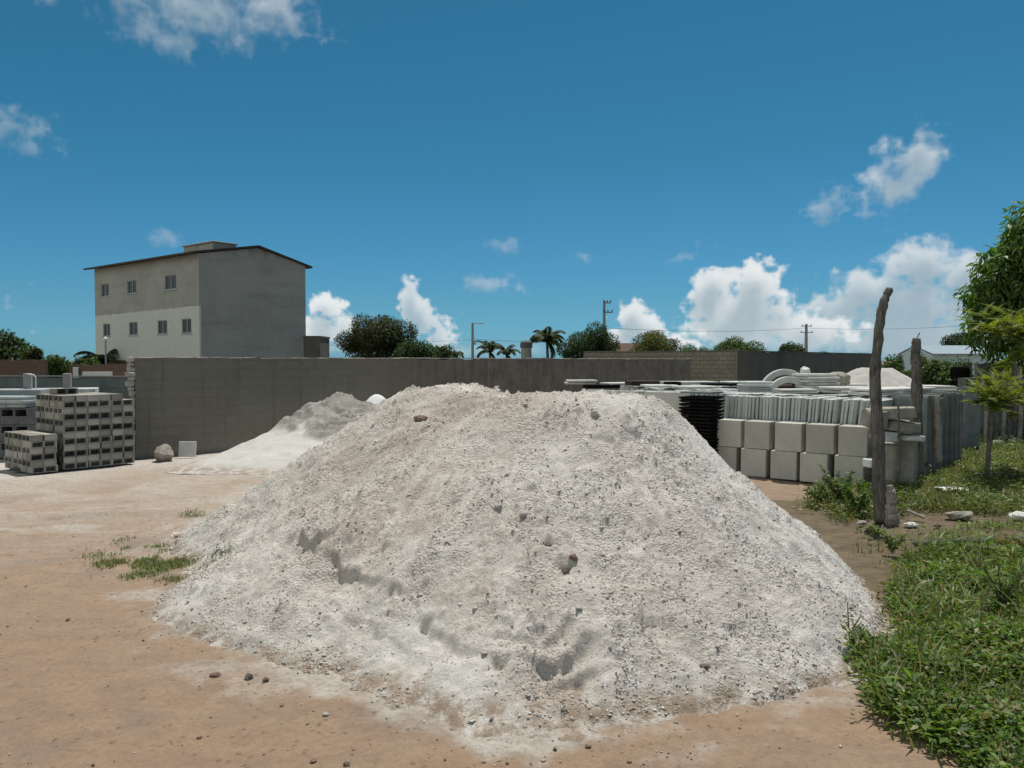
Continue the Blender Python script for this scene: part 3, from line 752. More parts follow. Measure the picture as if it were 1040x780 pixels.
# ------------------------------------------------------------------ materials of walls, concrete, wood
def wall_material():
    t = NT('block_wall'); X, Y, Z = t.sep()
    br = t.N.new('ShaderNodeTexBrick')
    cmb = t.N.new('ShaderNodeCombineXYZ'); t.L.new(X, cmb.inputs[0]); t.L.new(Z, cmb.inputs[1])
    t.L.new(cmb.outputs[0], br.inputs['Vector'])
    br.inputs['Scale'].default_value = 1.0; br.inputs['Brick Width'].default_value = .40; br.inputs['Row Height'].default_value = .20
    br.inputs['Mortar Size'].default_value = .008; br.inputs['Mortar Smooth'].default_value = .3; br.inputs['Bias'].default_value = 0
    br.inputs['Color1'].default_value = (.185, .166, .132, 1); br.inputs['Color2'].default_value = (.205, .185, .148, 1); br.inputs['Mortar'].default_value = (.178, .160, .128, 1)
    n = t.noise(1.1, 6, .7); n2 = t.noise(9, 6, .7)
    drip = t.noise(2.2, 5, .65, t.coord('Object', (2.6, 1, .16)))
    plas = t.ramp(t.math('ADD', X, t.math('MULTIPLY', n, 5.0)), 8.0, 14.0)
    c = t.mix(t.ramp(n2, .3, .7, 0, .6), br.outputs['Color'], (.15, .133, .103)); c = t.mix(t.ramp(t.noise(.7, 5, .7), .40, .62, 0, .7), c, (.205, .188, .155))
    pl = t.mix(t.ramp(t.noise(1.7, 6, .75), .38, .62), (.165, .15, .123), (.235, .218, .188))
    pl = t.mix(t.math('MULTIPLY', t.ramp(drip, .50, .7), .45), pl, (.12, .115, .10))
    c = t.mix(plas, c, pl)
    c = t.mix(t.math('MULTIPLY', t.ramp(drip, .52, .72), .45), c, (.115, .10, .08))
    # pale rain streak and render joints of the plastered length
    j = t.math('ABSOLUTE', t.math('SUBTRACT', t.math('FRACT', t.math('DIVIDE', X, 3.1)), .5))
    c = t.mix(t.math('MULTIPLY', t.ramp(j, .004, .012, .35, 0), plas), c, (.36, .35, .33))
    # rising damp
    c = t.mix(t.ramp(t.math('ADD', Z, t.math('MULTIPLY', n2, .35)), .15, .55, .4, 0), c, (.30, .28, .25))
    h = t.math('ADD', t.math('MULTIPLY', t.math('SUBTRACT', 1.0, br.outputs['Fac']), t.math('SUBTRACT', 1.0, plas)), t.math('MULTIPLY', n2, .5))
    return t.done(c, .95, t.bump(t.noise(50, 4, .75), .006, .8, t.bump(h, .005, .8)))
M_wall = wall_material()
M_wall_edge = plain('pale_mortar', (.30, .28, .245), (.44, .415, .37), 5, .95, .012, 30, stain=(.2, .18, .15))
def rough_brick(name, c1, c2, mortar, bw, bh):
    t = NT(name); X, Y, Z = t.sep()
    br = t.N.new('ShaderNodeTexBrick'); cmb = t.N.new('ShaderNodeCombineXYZ'); t.L.new(X, cmb.inputs[0]); t.L.new(Z, cmb.inputs[1]); t.L.new(cmb.outputs[0], br.inputs['Vector'])
    br.inputs['Scale'].default_value = 1.0; br.inputs['Brick Width'].default_value = bw; br.inputs['Row Height'].default_value = bh
    br.inputs['Mortar Size'].default_value = .016; br.inputs['Mortar Smooth'].default_value = .2
    br.inputs['Color1'].default_value = (*c1, 1); br.inputs['Color2'].default_value = (*c2, 1); br.inputs['Mortar'].default_value = (*mortar, 1)
    n = t.noise(1.0, 6, .7)
    c = t.mix(t.ramp(n, .4, .7, 0, .5), br.outputs['Color'], mortar)
    h = t.math('SUBTRACT', t.math('MULTIPLY', t.noise(14, 5, .7), .6), br.outputs['Fac'])
    return t.done(c, .95, t.bump(h, .02, .9))
M_brick = rough_brick('rough_brick', (.205, .19, .15), (.245, .228, .182), (.155, .142, .112), .39, .20)
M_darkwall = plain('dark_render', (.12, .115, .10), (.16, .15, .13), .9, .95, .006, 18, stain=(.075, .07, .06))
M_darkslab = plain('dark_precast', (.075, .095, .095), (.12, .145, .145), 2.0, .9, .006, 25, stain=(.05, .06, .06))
M_paleconc = plain('pale_concrete', (.50, .49, .46), (.62, .61, .58), 3, .9, .005, 40, vary=.07, stain=(.38, .36, .32))
M_block = plain('block_concrete', (.27, .25, .215), (.39, .365, .32), 7, .95, .006, 70, vary=.30, stain=(.2, .185, .16))
M_blockdark = plain('dark_block_concrete', (.115, .115, .12), (.17, .17, .175), 9, .95, .006, 70, vary=.14)
M_slab = plain('slab_concrete', (.43, .445, .43), (.56, .57, .555), 5, .9, .004, 60, vary=.22, stain=(.30, .31, .30))
M_bluish = plain('bluish_concrete', (.27, .30, .30), (.36, .39, .39), 4, .9, .004, 50, vary=.12)
M_slabdark = plain('weathered_slab', (.15, .165, .16), (.25, .265, .255), 4, .9, .005, 50, vary=.3, stain=(.08, .085, .08))
M_box = plain('box_concrete', (.44, .425, .38), (.52, .50, .45), 3, .85, .003, 70, vary=.14, stain=(.34, .325, .285))
M_blackplate = plain('black_plastic', (.006, .006, .006), (.014, .013, .012), 8, .9, .002, 40, vary=.3, spec=.08)
M_brownplate = plain('dark_brown_plate', (.03, .02, .016), (.07, .045, .035), 8, .8, .004, 40)
def wood(name, a, b, dark):
    t = NT(name)
    f = t.noise(5, 7, .7, t.coord('Object', (6, 6, .5)), 1.2); g2 = t.noise(14, 6, .7, t.coord('Object', (5, 5, .35)))
    c = t.mix(t.ramp(f, .34, .66), a, b); c = t.mix(t.ramp(g2, .56, .64), c, dark)
    c = t.mix(t.ramp(t.noise(2.5, 4, .6), .5, .7, 0, .6), c, dark)
    return t.done(c, .95, t.bump(t.math('ADD', f, g2), .03, .9))
M_wood = wood('weathered_wood', (.11, .098, .083), (.25, .232, .21), (.028, .024, .02))
M_woodpale = wood('bleached_wood', (.34, .30, .25), (.48, .43, .37), (.14, .11, .09))
M_wooddark = wood('grey_stake', (.13, .115, .10), (.25, .23, .205), (.05, .043, .037))
M_bark = wood('bark', (.13, .10, .075), (.20, .165, .13), (.05, .04, .03))
M_metal = plain('galvanised', (.30, .31, .31), (.38, .39, .39), 5, .5, .001, 40)
M_wire = plain('wire', (.04, .04, .04), (.06, .06, .06), 5, .6, 0)
M_polecon = plain('pole_concrete', (.27, .26, .24), (.34, .33, .31), 3, .9, .003, 30)
M_white = plain('white_paint', (.74, .75, .76), (.82, .82, .82), 4, .6, .001, 40)

# ------------------------------------------------------------------ the long grey wall and the walls beyond it
def wall_piece(name, a, b, height, thick, mat, label, seed, amp=.02, parent=None, base=-.1, cat='wall'):
    L = math.hypot(b[0] - a[0], b[1] - a[1]); n = max(int(L / .35), 2); rnd = random.Random(seed)
    xs = [L * i / n for i in range(n + 1)]; mb = MB()
    hs = [height + amp * rnd.uniform(-1, 1) + amp * .8 * math.sin(i * .23 + seed) for i in range(n + 1)]
    vs = []
    for x, h in zip(xs, hs): vs += [(x, 0, base), (x, thick, base), (x, thick, h), (x, 0, h)]
    fs = []
    for i in range(n):
        p, q = 4 * i, 4 * i + 4
        for k in range(4): fs.append((p + k, q + k, q + (k + 1) % 4, p + (k + 1) % 4))
    fs += [(0, 1, 2, 3), (4 * n + 3, 4 * n + 2, 4 * n + 1, 4 * n)]
    o = mb.raw(vs, fs).build(name, mat, parent, weld=False)
    if not parent:
        o.location = (a[0], a[1], 0); o.rotation_euler = (0, 0, math.atan2(b[1] - a[1], b[0] - a[0])); tag(o, label, cat)
    return o
W1 = (W0.x + U[0] * 24.3, W0.y + U[1] * 24.3)
lw = thing('boundary_wall', 'long grey block wall behind the heaps, bare blocks turning into plaster', 'wall', (W0.x, W0.y, 0), RZ_U)
wall_piece('wall_body', (0, 0), (24.3, 0), 2.05, .15, M_wall, None, 5, .022, lw)
pb = MB(); rnd = random.Random(3)
for i in range(7):                          # toothed, broken end of the wall
    z0 = i * .295; e = rnd.uniform(.05, .13)
    [pb.box((-e * f / 2, .075 + rnd.uniform(-.02, .02), z0 + .05 + .098 * j), (e * f, .15 + rnd.uniform(-.02, .05), .09 + rnd.uniform(0, .012)), rnd.uniform(-.15, .15)) for j, f in enumerate((rnd.uniform(.5, 1.2), rnd.uniform(.3, 1.2), rnd.uniform(.6, 1.2)))]
o = pb.build('end_pillar', M_wall_edge, lw, bevel=.018, jit=.014, seed=2); o.location = (-.003, 0, 0); o['label'] = 'pale broken mortar end of the wall'
cp = MB()
for i in range(60):
    x = i * .4 + rnd.uniform(0, .1); cp.box((x + .19, .075, 2.058 + rnd.uniform(-.008, .006)), (.36 + rnd.uniform(-.09, .03), .156, .022), rnd.uniform(-.01, .01))
cp.build('coping', M_wall_edge, lw, bevel=.006, jit=.004)
C0 = np.array((10.3, 36.0)); Q0 = C0 + A * 8.5; Q1 = C0 + U * 23
sg = wall_piece('brick_wall', tuple(Q0), tuple(C0), 2.42, .18, M_brick, 'rough unrendered brick wall facing the camera past the end of the long wall', 8, .012)
sgx = MB()
for i in range(22): sgx.box((i * .385 + .19, .09, 2.44), (.37, .22, .05), rnd.uniform(-.01, .01))
sgx.build('coping', M_darkwall, sg, bevel=.006, jit=.004)
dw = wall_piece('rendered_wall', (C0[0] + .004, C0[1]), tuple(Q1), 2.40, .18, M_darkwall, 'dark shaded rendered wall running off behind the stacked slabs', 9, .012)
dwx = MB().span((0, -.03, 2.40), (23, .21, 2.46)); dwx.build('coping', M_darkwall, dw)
b0 = P(-90, 366, 21.0); b1 = P(140, 366, 19.5)
pw = thing('precast_wall', 'low dark blue grey wall of precast planks behind the block stacks', 'wall', (b0.x, b0.y, 0), math.atan2(b1.y - b0.y, b1.x - b0.x))
pl = math.hypot(b1.x - b0.x, b1.y - b0.y)
pm = MB()
for i in range(6): pm.box((pl / 2, 0, .13 + i * .262), (pl, .06, .25))
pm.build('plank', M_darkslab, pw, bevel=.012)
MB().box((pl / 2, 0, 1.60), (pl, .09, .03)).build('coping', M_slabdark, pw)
b2 = P(-100, 366, 34); b3 = P(46, 366, 33); b4 = P(70, 366, 34); b5 = P(142, 366, 32)
M_oldbrick = rough_brick('old_brick', (.13, .075, .055), (.17, .10, .075), (.09, .07, .055), .25, .09)
wall_piece('old_brick_wall', (b2.x, b2.y), (b3.x, b3.y), 2.0, .15, M_oldbrick, 'reddish brown brick wall under the tree at the far left edge', 11)
wall_piece('old_brick_wall', (b4.x, b4.y), (b5.x, b5.y), 1.82, .15, M_oldbrick, 'dark brown brick wall below the left corner of the three storey building', 12)
for px, lab in ((28, 'pale square concrete post left of the block stack, in front of the precast wall'), (68, 'pale square concrete post above the tall block stack, in front of the precast wall')):
    p = P(px, 366, 17.6)
    q = MB().box((0, 0, .85), (.15, .15, 1.72)).build('concrete_post', M_polecon, None, (p.x, p.y, 0), .3, bevel=.012); tag(q, lab, 'post')
hw = P(36, 366, 17.3); mb = MB(); mb.tube([(0, 0, 1.0), (0, 0, 1.62), (-.03, 0, 1.68), (-.18, 0, 1.70)], .012, 6)
tag(mb.build('bent_rod', M_white, None, (hw.x, hw.y, 0)), 'thin pale bent rod beside the left concrete post', 'rod')
# pale slabs stored in front of the precast wall
def slab_pile(name, label, loc, rz, size, n, mat, seed, group=None, cat='slab'):
    rnd = random.Random(seed); first = None
    for i in range(n):
        if first is None:
            first = MB().box((0, 0, size[2] / 2), size).build(name, mat, None, bevel=min(.012, size[2] * .2), jit=.003, seed=seed); o = first
            tag(first, label, cat, group)
        else: o = dup(first)
        o.location = (loc[0] + rnd.uniform(-.03, .03), loc[1] + rnd.uniform(-.03, .03), loc[2] + i * (size[2] + .006)); o.rotation_euler = (rnd.uniform(-.006, .006), rnd.uniform(-.006, .006), rz + rnd.uniform(-.05, .05))
    return first
p = P(62, 366, 18.3); slab_pile('flat_slab', 'long pale slab in the pile behind the tall block stack', (p.x, p.y, 0), .35, (1.5, .8, .22), 6, M_slab, 3, 'long pale slabs behind the block stack')
p = P(8, 366, 17.4); slab_pile('flat_slab', 'pale bluish slab in the pile behind the dark blocks', (p.x, p.y, 0), .25, (1.5, .7, .19), 7, M_bluish, 4, 'pale bluish slabs behind the dark blocks')
p = P(-60, 366, 17.0); slab_pile('flat_slab', 'pale bluish slab in the pile at the left edge', (p.x, p.y, 0), .2, (1.2, .7, .19), 7, M_bluish, 5, 'pale bluish slabs at the left edge')

# ------------------------------------------------------------------ hollow blocks
BL, BW, BH = .425, .21, .113
def block_mesh(name, L, Wd, H, n, mat, web=.03, wall=.022, dz=.0):
    xs = [-L / 2, -L / 2 + web]; cw = (L - web * (n + 1)) / n
    for i in range(n):
        xs.append(xs[-1] + cw); xs.append(xs[-1] + web)
    zs = [0, wall + dz, H - wall, H]
    holes = {(1 + 2 * i, 1) for i in range(n)}
    b = MB().grid(xs, zs, holes, -Wd / 2, Wd / 2)
    b.span((-L / 2 + web * .5, Wd / 2 - .03, wall * .5), (L / 2 - web * .5, Wd / 2 - .012, H - wall * .5))     # cast bottom closes the cores
    return b.build(name, mat, None, weld=False)
blk = block_mesh('hollow_block', BL, BW, BH - .004, 2, M_block, web=.024, wall=.012)
used_blk = [False]
def put_block(org, u, v, z, rz, label, group, rnd, src=None):
    src = src or blk; j = lambda a: rnd.uniform(-a, a)
    x = org[0] + U[0] * (u + j(.008)) + A[0] * (v + j(.016)); y = org[1] + U[1] * (u + j(.008)) + A[1] * (v + j(.016))
    if not src.get('label'): o = src; tag(o, None, 'block', group)
    else: o = dup(src)
    o.location = (x, y, z); o.rotation_euler = (0, 0, RZ_U + rz + j(.03)); o['label'] = label; o['group'] = group; o['category'] = 'block'
    return o
c0 = G(65, 477); SO = np.array((c0.x, c0.y))      # near corner of the tall stack; U along its right face, A along its left face
rnd = random.Random(12)
NL = 12; NU = 3; lab_t = 'hollow grey block in the tall stack by the end of the long wall'; grp_t = 'blocks of the tall stack'
for k in range(NL):
    z = k * BH; top = k >= NL - 2
    if k % 2 == 0:      # long side along the wall: openings show on the right face
        for i in range(NU): put_block(SO, .215 + i * .432, .105, z, 0, lab_t, grp_t, rnd)
        for q in range(1, 6): put_block(SO, .215, .105 + q * .217, z, 0, lab_t, grp_t, rnd)
        if top:
            for q in range(1, 6):
                for i in range(1, NU): put_block(SO, .215 + i * .432, .105 + q * .217, z, 0, lab_t, grp_t, rnd)
    else:               # turned: openings show on the left face, solid ends on the right
        for q in range(3): put_block(SO, .105, .215 + q * .432, z, -math.pi / 2, lab_t, grp_t, rnd)
        if k == NL - 1:
            for i in range(1, 5):
                for q in range(0, 3): put_block(SO, .105 + i * .217, .215 + q * .432, z, -math.pi / 2, lab_t, grp_t, rnd)
        else:
            for i in range(1, 6): put_block(SO, .105 + i * .217, .215, z, -math.pi / 2, lab_t, grp_t, rnd)
put_block(SO, .3, .75, NL * BH, .2, 'single hollow grey block lying on top of the tall block stack, left side', 'single blocks', rnd)
d0 = G(59, 478.5); SL = np.array((d0.x, d0.y)) - A * 0.0
lab_l = 'hollow grey block in the low stack left of the tall stack'; grp_l = 'blocks of the low stack'
for k in range(6):
    z = k * BH
    if k % 2 == 0:
        for q in range(6): put_block(SL, -.22, .105 + q * .217, z, 0, lab_l, grp_l, rnd)
    else:
        for q in range(3):
            for i in range(2): put_block(SL, -.33 + i * .217, .215 + q * .432, z, -math.pi / 2, lab_l, grp_l, rnd)
# big dark hollow blocks further left
dk = block_mesh('hollow_block', .30, .39, .335, 1, M_blockdark, web=.028, wall=.03, dz=.14)
e0 = P(29, 366, 16.0)
for k in range(3):
    for i in range(9):
        src = dk; lab = 'big dark grey hollow block in the dark stack at the left edge'
        if not dk.get('label'): o = dk
        else: o = dup(dk)
        o.location = (e0.x - .16 - i * .31 + rnd.uniform(-.01, .01), e0.y + .2 + i * .03 + rnd.uniform(-.02, .02), k * .345); o.rotation_euler = (0, 0, -.1 + rnd.uniform(-.03, .03)); tag(o, lab, 'block', 'dark blocks of the left stack')
for i in range(5):
    p = P(18 - i * 16, 366, 16.2 + i * .05)
    o = slab_pile('flat_slab', 'pale blue grey slab laid flat on the dark block stack', (p.x, p.y, 1.04), -.1, (.55, .5, .07), 3, M_bluish, 40 + i, 'pale slabs on the dark block stack')
g0 = G(25, 478); tag(MB().box((0, 0, .03), (.5, .3, .05)).build('flat_slab', M_blockdark, None, (g0.x, g0.y + .1, 0), .2, bevel=.01, jit=.01), 'thin dark slab lying on the ground at the foot of the low block stack', 'slab')
# boulder and slab leaning at the foot of the wall
p = G(163, 467); rock('boulder', (p.x, p.y + .1, .10), (.25, .2, .19), M_rock, 61, 'rounded tan boulder at the foot of the long wall', 'boulder')
p = G(188, 464); o = MB().box((0, 0, .15), (.34, .06, .32)).build('paving_slab', M_paleconc, None, (p.x, p.y + .1, 0), bevel=.008); o.rotation_euler = (-.2, .03, .25); tag(o, 'square pale grey slab leaning near the boulder at the wall foot', 'slab')

# ------------------------------------------------------------------ three-storey building
BC = (-20.6, 52.0); BRZ = math.atan2(.785, .62)          # local x: right face, local y: left face going away
LX = np.array((.62, .785)); LX /= np.linalg.norm(LX); LY = np.array((-LX[1], LX[0]))
def building():
    b = thing('apartment_block', 'three storey rendered building with seven small windows and a shallow gabled roof', 'building', (BC[0], BC[1], 0), BRZ)
    t = NT('building_render'); X, Y, Z = t.sep()
    n = t.noise(.35, 5, .6); n2 = t.noise(2.4, 6, .7); dr = t.noise(1.2, 5, .65, t.coord('Object', (1.4, 1.4, .12))); hz = t.noise(.8, 5, .6, t.coord('Object', (.35, .35, 2.4)))
    c = t.mix(t.ramp(n, .35, .65), (.34, .335, .30), (.42, .41, .365))
    c = t.mix(t.ramp(hz, .5, .68, 0, .4), c, (.225, .225, .20))
    c = t.mix(t.ramp(n2, .3, .7, 0, .35), c, (.45, .44, .395))
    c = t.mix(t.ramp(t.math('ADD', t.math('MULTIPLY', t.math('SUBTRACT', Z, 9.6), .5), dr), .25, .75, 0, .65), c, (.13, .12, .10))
    paint_top = t.math('ADD', t.math('ADD', 5.35, t.math('MULTIPLY', t.noise(1.3, 4, .6, t.coord('Object', (1, 1, 0))), .35)), t.math('MULTIPLY', t.math('SUBTRACT', Y, 7), -.012))
    on = t.math('MULTIPLY', t.math('LESS_THAN', Z, paint_top), t.math('LESS_THAN', X, .13))
    on = t.math('MULTIPLY', on, t.math('GREATER_THAN', Z, 2.02))
    c = t.mix(on, c, t.mix(t.ramp(n2, .3, .7), (.60, .59, .53), (.66, .65, .58)))
    m = t.done(c, .95, t.bump(t.noise(22, 5, .7), .012))
    D, WX = 15.0, 8.5; yk = lambda k: (-BC[0] - 0 + 0, 0)
    def on_left(px, py):
        k = (px - 520) / F; s = (BC[0] - k * BC[1]) / (k * LY[1] - LY[0]); Yd = BC[1] + LY[1] * s
        return s, P(px, py, Yd).z
    wins = [on_left(*q) + w for q, w in (((108, 295.5), (1.25, .95)), ((135, 291.5), (1.35, .95)), ((174.2, 285.5), (1.5, .98)), ((109, 336), (1.15, .95)), ((136, 334), (1.25, .95)), ((165.5, 332), (1.3, .95)), ((190, 330), (1.2, .98)))]
    z1 = np.mean([w[1] for w in wins[:3]]); z2 = np.mean([w[1] for w in wins[3:]])
    ys = {0.0, D}; zs = {-.1, 2.0, 9.05}; rects = []
    for i, (s, z, w, h) in enumerate(wins):
        z = z1 if i < 3 else z2; a, bb, c_, d = s - w / 2, s + w / 2, z - h / 2, z + h / 2
        rects.append((a, bb, c_, d)); ys |= {a, bb}; zs |= {c_, d}
    ys = sorted(ys); zs = sorted(zs)
    holes = {(i, j) for i in range(len(ys) - 1) for j in range(len(zs) - 1) for (a, bb, c_, d) in rects if a - 1e-6 <= ys[i] and ys[i + 1] <= bb + 1e-6 and c_ - 1e-6 <= zs[j] and zs[j + 1] <= d + 1e-6}
    mb = MB().grid(ys, zs, holes, 0, .18); mb.v = [(y, x, z) for (x, y, z) in mb.v]
    # gable walls, back wall
    prof = [(.18, -.1), (WX, -.1), (WX, 9.0), (4.45, 9.88), (0.18, 9.06)]
    for y0, y1 in ((0.0, .18), (D - .18, D)):
        vs = [(x, y0, z) for x, z in prof] + [(x, y1, z) for x, z in prof]; k = 5
        mb.raw(vs, [tuple(range(k)), tuple(range(2 * k - 1, k - 1, -1))] + [(i, i + k, (i + 1) % k + k, (i + 1) % k) for i in range(k)])
    mb.span((WX - .18, .18, -.1), (WX, D - .18, 9.0))
    w = mb.build('wall', m, b, weld=False)
    M_fascia = plain('roof_tile', (.055, .042, .035), (.085, .065, .05), 3, .85, .01, 12)
    r = MB()
    for (xa, za, xb, zb) in ((-.55, 8.98, 4.45, 9.93), (WX + .5, 8.86, 4.45, 9.93)):
        th = .13
        r.raw([(xa, -.2, za), (xb, -.2, zb), (xb, D + .6, zb), (xa, D + .6, za), (xa, -.2, za + th), (xb, -.2, zb + th), (xb, D + .6, zb + th), (xa, D + .6, za + th)],
              [(0, 1, 2, 3), (4, 7, 6, 5), (0, 4, 5, 1), (1, 5, 6, 2), (2, 6, 7, 3), (3, 7, 4, 0)])
    rf = r.build('roof', M_fascia, b, weld=False)
    tk = MB().span((2.0, 1.6, 9.3), (3.8, 5.4, 10.14)); tk.span((1.9, 1.5, 10.143), (3.9, 5.5, 10.24)); tk.build('roof_tank_room', M_wall_edge, rf, bevel=.02)
    M_alu = plain('aluminium', (.32, .34, .36), (.40, .42, .44), 4, .45, 0)
    tg = NT('dark_glass'); M_glass = tg.done((.03, .035, .04), .25); tg.b.inputs['Specular IOR Level'].default_value = .3
    for (a, bb, c_, d) in rects:
        f = MB(); e = .055
        f.span((.05, a, c_), (.12, bb, c_ + e)); f.span((.05, a, d - e), (.12, bb, d)); f.span((.05, a, c_ + e), (.12, a + e, d - e)); f.span((.05, bb - e, c_ + e), (.12, bb, d - e))
        my = (a + bb) / 2; f.span((.055, my - .03, c_ + e), (.115, my + .03, d - e))
        f.span((-.05, a - .08, c_ - .07), (.10, bb + .08, c_ - .003))
        fr = f.build('window', M_alu, b, weld=False)
        MB().span((.085, a + .02, c_ + .02), (.095, bb - .02, d - .02)).build('pane', M_glass, fr)
        MB().span((.16, a - .1, c_ - .1), (.175, bb + .1, d + .1)).build('curtain', M_darkwall, fr)
    gf = MB().span((-.02, 0.0, -.1), (-.004, D, 2.0)); gf.build('ground_floor', M_oldbrick, b)
    return b
building()
an = P(313, 366, 60); ax = P(330, 366, 60)
a = thing('lean_to', 'small dark flat roofed annex against the right end of the three storey building', 'annex', ((an.x + ax.x) / 2, 60, 0))
MB().box((0, 0, 1.85), (ax.x - an.x, 3, 3.7)).build('wall', M_darkwall, a); MB().box((0, 0, 3.76), (ax.x - an.x + .12, 3.1, .12)).build('roof_slab', M_darkwall, a)
lp = P(107.5, 366, 50)
sl = thing('lamp_post', 'thin lamp post with a white globe before the left face of the tall building', 'lamp', (lp.x, lp.y, 0))
MB().tube([(0, 0, 0), (0, 0, 3.2)], .05, 8).build('post', M_metal, sl); MB().tube([(0, 0, 3.2), (0, 0, 3.27), (0, 0, 3.4), (0, 0, 3.48)], [.07, .13, .13, .05], 10).build('globe', M_white, sl, smooth=True)
for (px, py, d, w, h, m, lab) in ((77, 379, 33.6, .22, .5, M_paleconc, 'small pinkish white panel standing on the low wall at the left'), (99, 380, 26, .9, .16, M_slab, 'pale blue slab lying on the precast wall at the left')):
    p = P(px, py, d); o = MB().box((0, 0, 0), (w, .05, h)).build('panel', m, None, (p.x, p.y, p.z), .2, bevel=.01); tag(o, lab, 'panel')

# ------------------------------------------------------------------ poles and wires beyond the walls
def pole(px, d, top, arms, label, lean=0.0):
    b = P(px, 366, d); h = P(px, top, d).z
    o = thing('utility_pole', label, 'pole', (b.x, b.y, 0)); o.rotation_euler = (0, lean, 0)
    MB().tube([(0, 0, -.2), (0, 0, h)], [.24 * d / 90, .14 * d / 90], 10).build('shaft', M_polecon, o)
    for (dz, x0, x1) in arms:
        MB().box(((x0 + x1) / 2, -.18, h - dz), (x1 - x0, .12, .14)).build('crossarm', M_polecon, o)
        ins = MB()
        for k in range(3):
            x = x0 + (x1 - x0) * (.06 + .44 * k); ins.tube([(x, -.18, h - dz + .07), (x, -.18, h - dz + .32)], [.07, .05], 6)
        ins.build('insulators', M_wire, o)
    return h
pole(613.5, 92, 305.5, [(.25, -.1, .75), (1.35, -.15, .95)], 'tall concrete utility pole with two short arms rising behind the wall centre')
pole(818.5, 140, 329, [(.4, -.9, .9), (1.5, -1.1, 1.1)], 'far utility pole with two crossarms above the dark wall at the right')
b = P(480, 366, 110); h = P(480, 328, 110).z
o = thing('street_lamp', 'slim street lamp pole with one short arm left of the low palms', 'street lamp', (b.x, b.y, 0))
MB().tube([(0, 0, 0), (0, 0, h)], [.24, .15], 8).build('shaft', M_polecon, o)
MB().tube([(0, 0, h - .15), (.5, 0, h), (1.2, 0, h)], .07, 6).build('arm', M_metal, o); MB().box((1.2, 0, h - .02), (.7, .3, .16)).build('lamp_head', M_metal, o, bevel=.04)
MB().box((.25, 0, h * .60), (.5, .2, .25)).build('junction_box', M_metal, o)
def wire(name, a, b, sag, r, label):
    pts = [a.lerp(b, i / 24) - Vector((0, 0, sag * 4 * (i / 24) * (1 - i / 24))) for i in range(25)]
    tag(MB().tube(pts, r, 5).build(name, M_wire, None), label, 'wire')
wire('power_line', P(614, 333, 92), P(818, 333, 140), .5, .022, 'power line between the central pole and the far right pole')
wire('power_line', P(818, 333, 140), P(1120, 318, 95), .9, .022, 'power line from the far pole towards the trees on the right')
wire('power_line', P(481, 344, 110), P(613, 343, 92), .4, .02, 'power line between the street lamp and the central pole')
wire('power_line', P(481, 345, 110), P(200, 352, 130), .3, .02, 'power line from the street lamp behind the tall building')

# ------------------------------------------------------------------ the slab yard on the right
K = np.array((5.85, 12.75))                  # near right corner of the stacked slabs; A goes left along the front, U goes back
def yard(a, u): q = K + A * a + U * u; return float(q[0]), float(q[1])
rnd = random.Random(77)
def slab_row(a0, a1, u, length, height, thick, mat, label, group, lean=0.05, n_max=999, gap=.004, cat='slab'):
    src = MB().box((0, 0, height / 2), (length, thick, height)).build('concrete_slab', mat, None, bevel=.006, jit=.003, seed=int(u * 100)); a = a0; first = True; k = 0
    while a < a1 and k < n_max:
        o = src if first else dup(src); first = False
        x, y = yard(a, u + rnd.uniform(-.012, .012)); o.location = (x, y, rnd.uniform(-.010, .008) - .02)
        ln = lean + .035 * math.sin(a * 2.3 + u) + rnd.uniform(-.012, .012)
        o.rotation_euler = (0, 0, 0)
        o.rotation_euler = (Matrix.Rotation(RZ_U + rnd.uniform(-.015, .015), 4, 'Z') @ Matrix.Rotation(ln, 4, 'X')).to_euler()
        tag(o, label, cat, group); a += thick + gap + (.02 if rnd.random() < .12 else 0) + rnd.uniform(0, .009); k += 1
slab_row(.02, 2.62, .52, 1.0, 1.38, .042, M_slab, 'thin grey concrete slab standing upright in the front row above the boxes', 'upright slabs of the front row', 0.07, 999, .011)
slab_row(.0, 5.2, 1.62, 1.06, 1.37, .085, M_slab, 'grey concrete slab standing upright in the second row of the slab yard', 'upright slabs of the second row', 0.0)
slab_row(.05, 6.0, 2.75, 1.06, 1.40, .11, M_slab, 'grey concrete slab standing upright in the third row of the slab yard', 'upright slabs of the third row', 0.0)
slab_row(.05, 7.0, 3.9, 1.06, 1.42, .14, M_slab, 'grey concrete slab standing upright in the back row of the slab yard', 'upright slabs of the back row', 0.0)
# right end of the yard: weathered slabs with their edges to the right
src = MB().box((0, 0, .70), (.055, .5, 1.40)).build('weathered_slab', M_slabdark, None, bevel=.006, jit=.004, seed=5); first = True; u = .75
while u < 3.9:
    o = src if first else dup(src); first = False
    x, y = yard(-.33 + rnd.uniform(-.06, .06), u); o.location = (x, y, rnd.uniform(-.07, .03)); o.rotation_euler = (rnd.uniform(-.02, .02), rnd.uniform(-.03, .03), RZ_U + rnd.uniform(-.03, .03))
    tag(o, 'dark weathered slab standing upright at the right end of the slab yard', 'slab', 'weathered slabs at the right end'); u += .075 + (.03 if rnd.random() < .15 else 0)
# broad light panels left of the black plates
for i, (a, u_, w) in enumerate(((3.75, .10, .98), (4.72, .14, .62), (5.36, .18, .60))):
    o = MB().box((0, 0, .69), (.06, w, 1.40)).build('broad_panel', M_paleconc, None, bevel=.006)
    x, y = yard(a, u_); o.location = (x, y, 0); o.rotation_euler = (0, -.03, RZ_U)
    tag(o, ['broad light grey panel just left of the black plates, the widest of three', 'light grey panel half hidden by the heap, middle one of three', 'light grey panel behind the heap crest, farthest left of three'][i], 'panel')
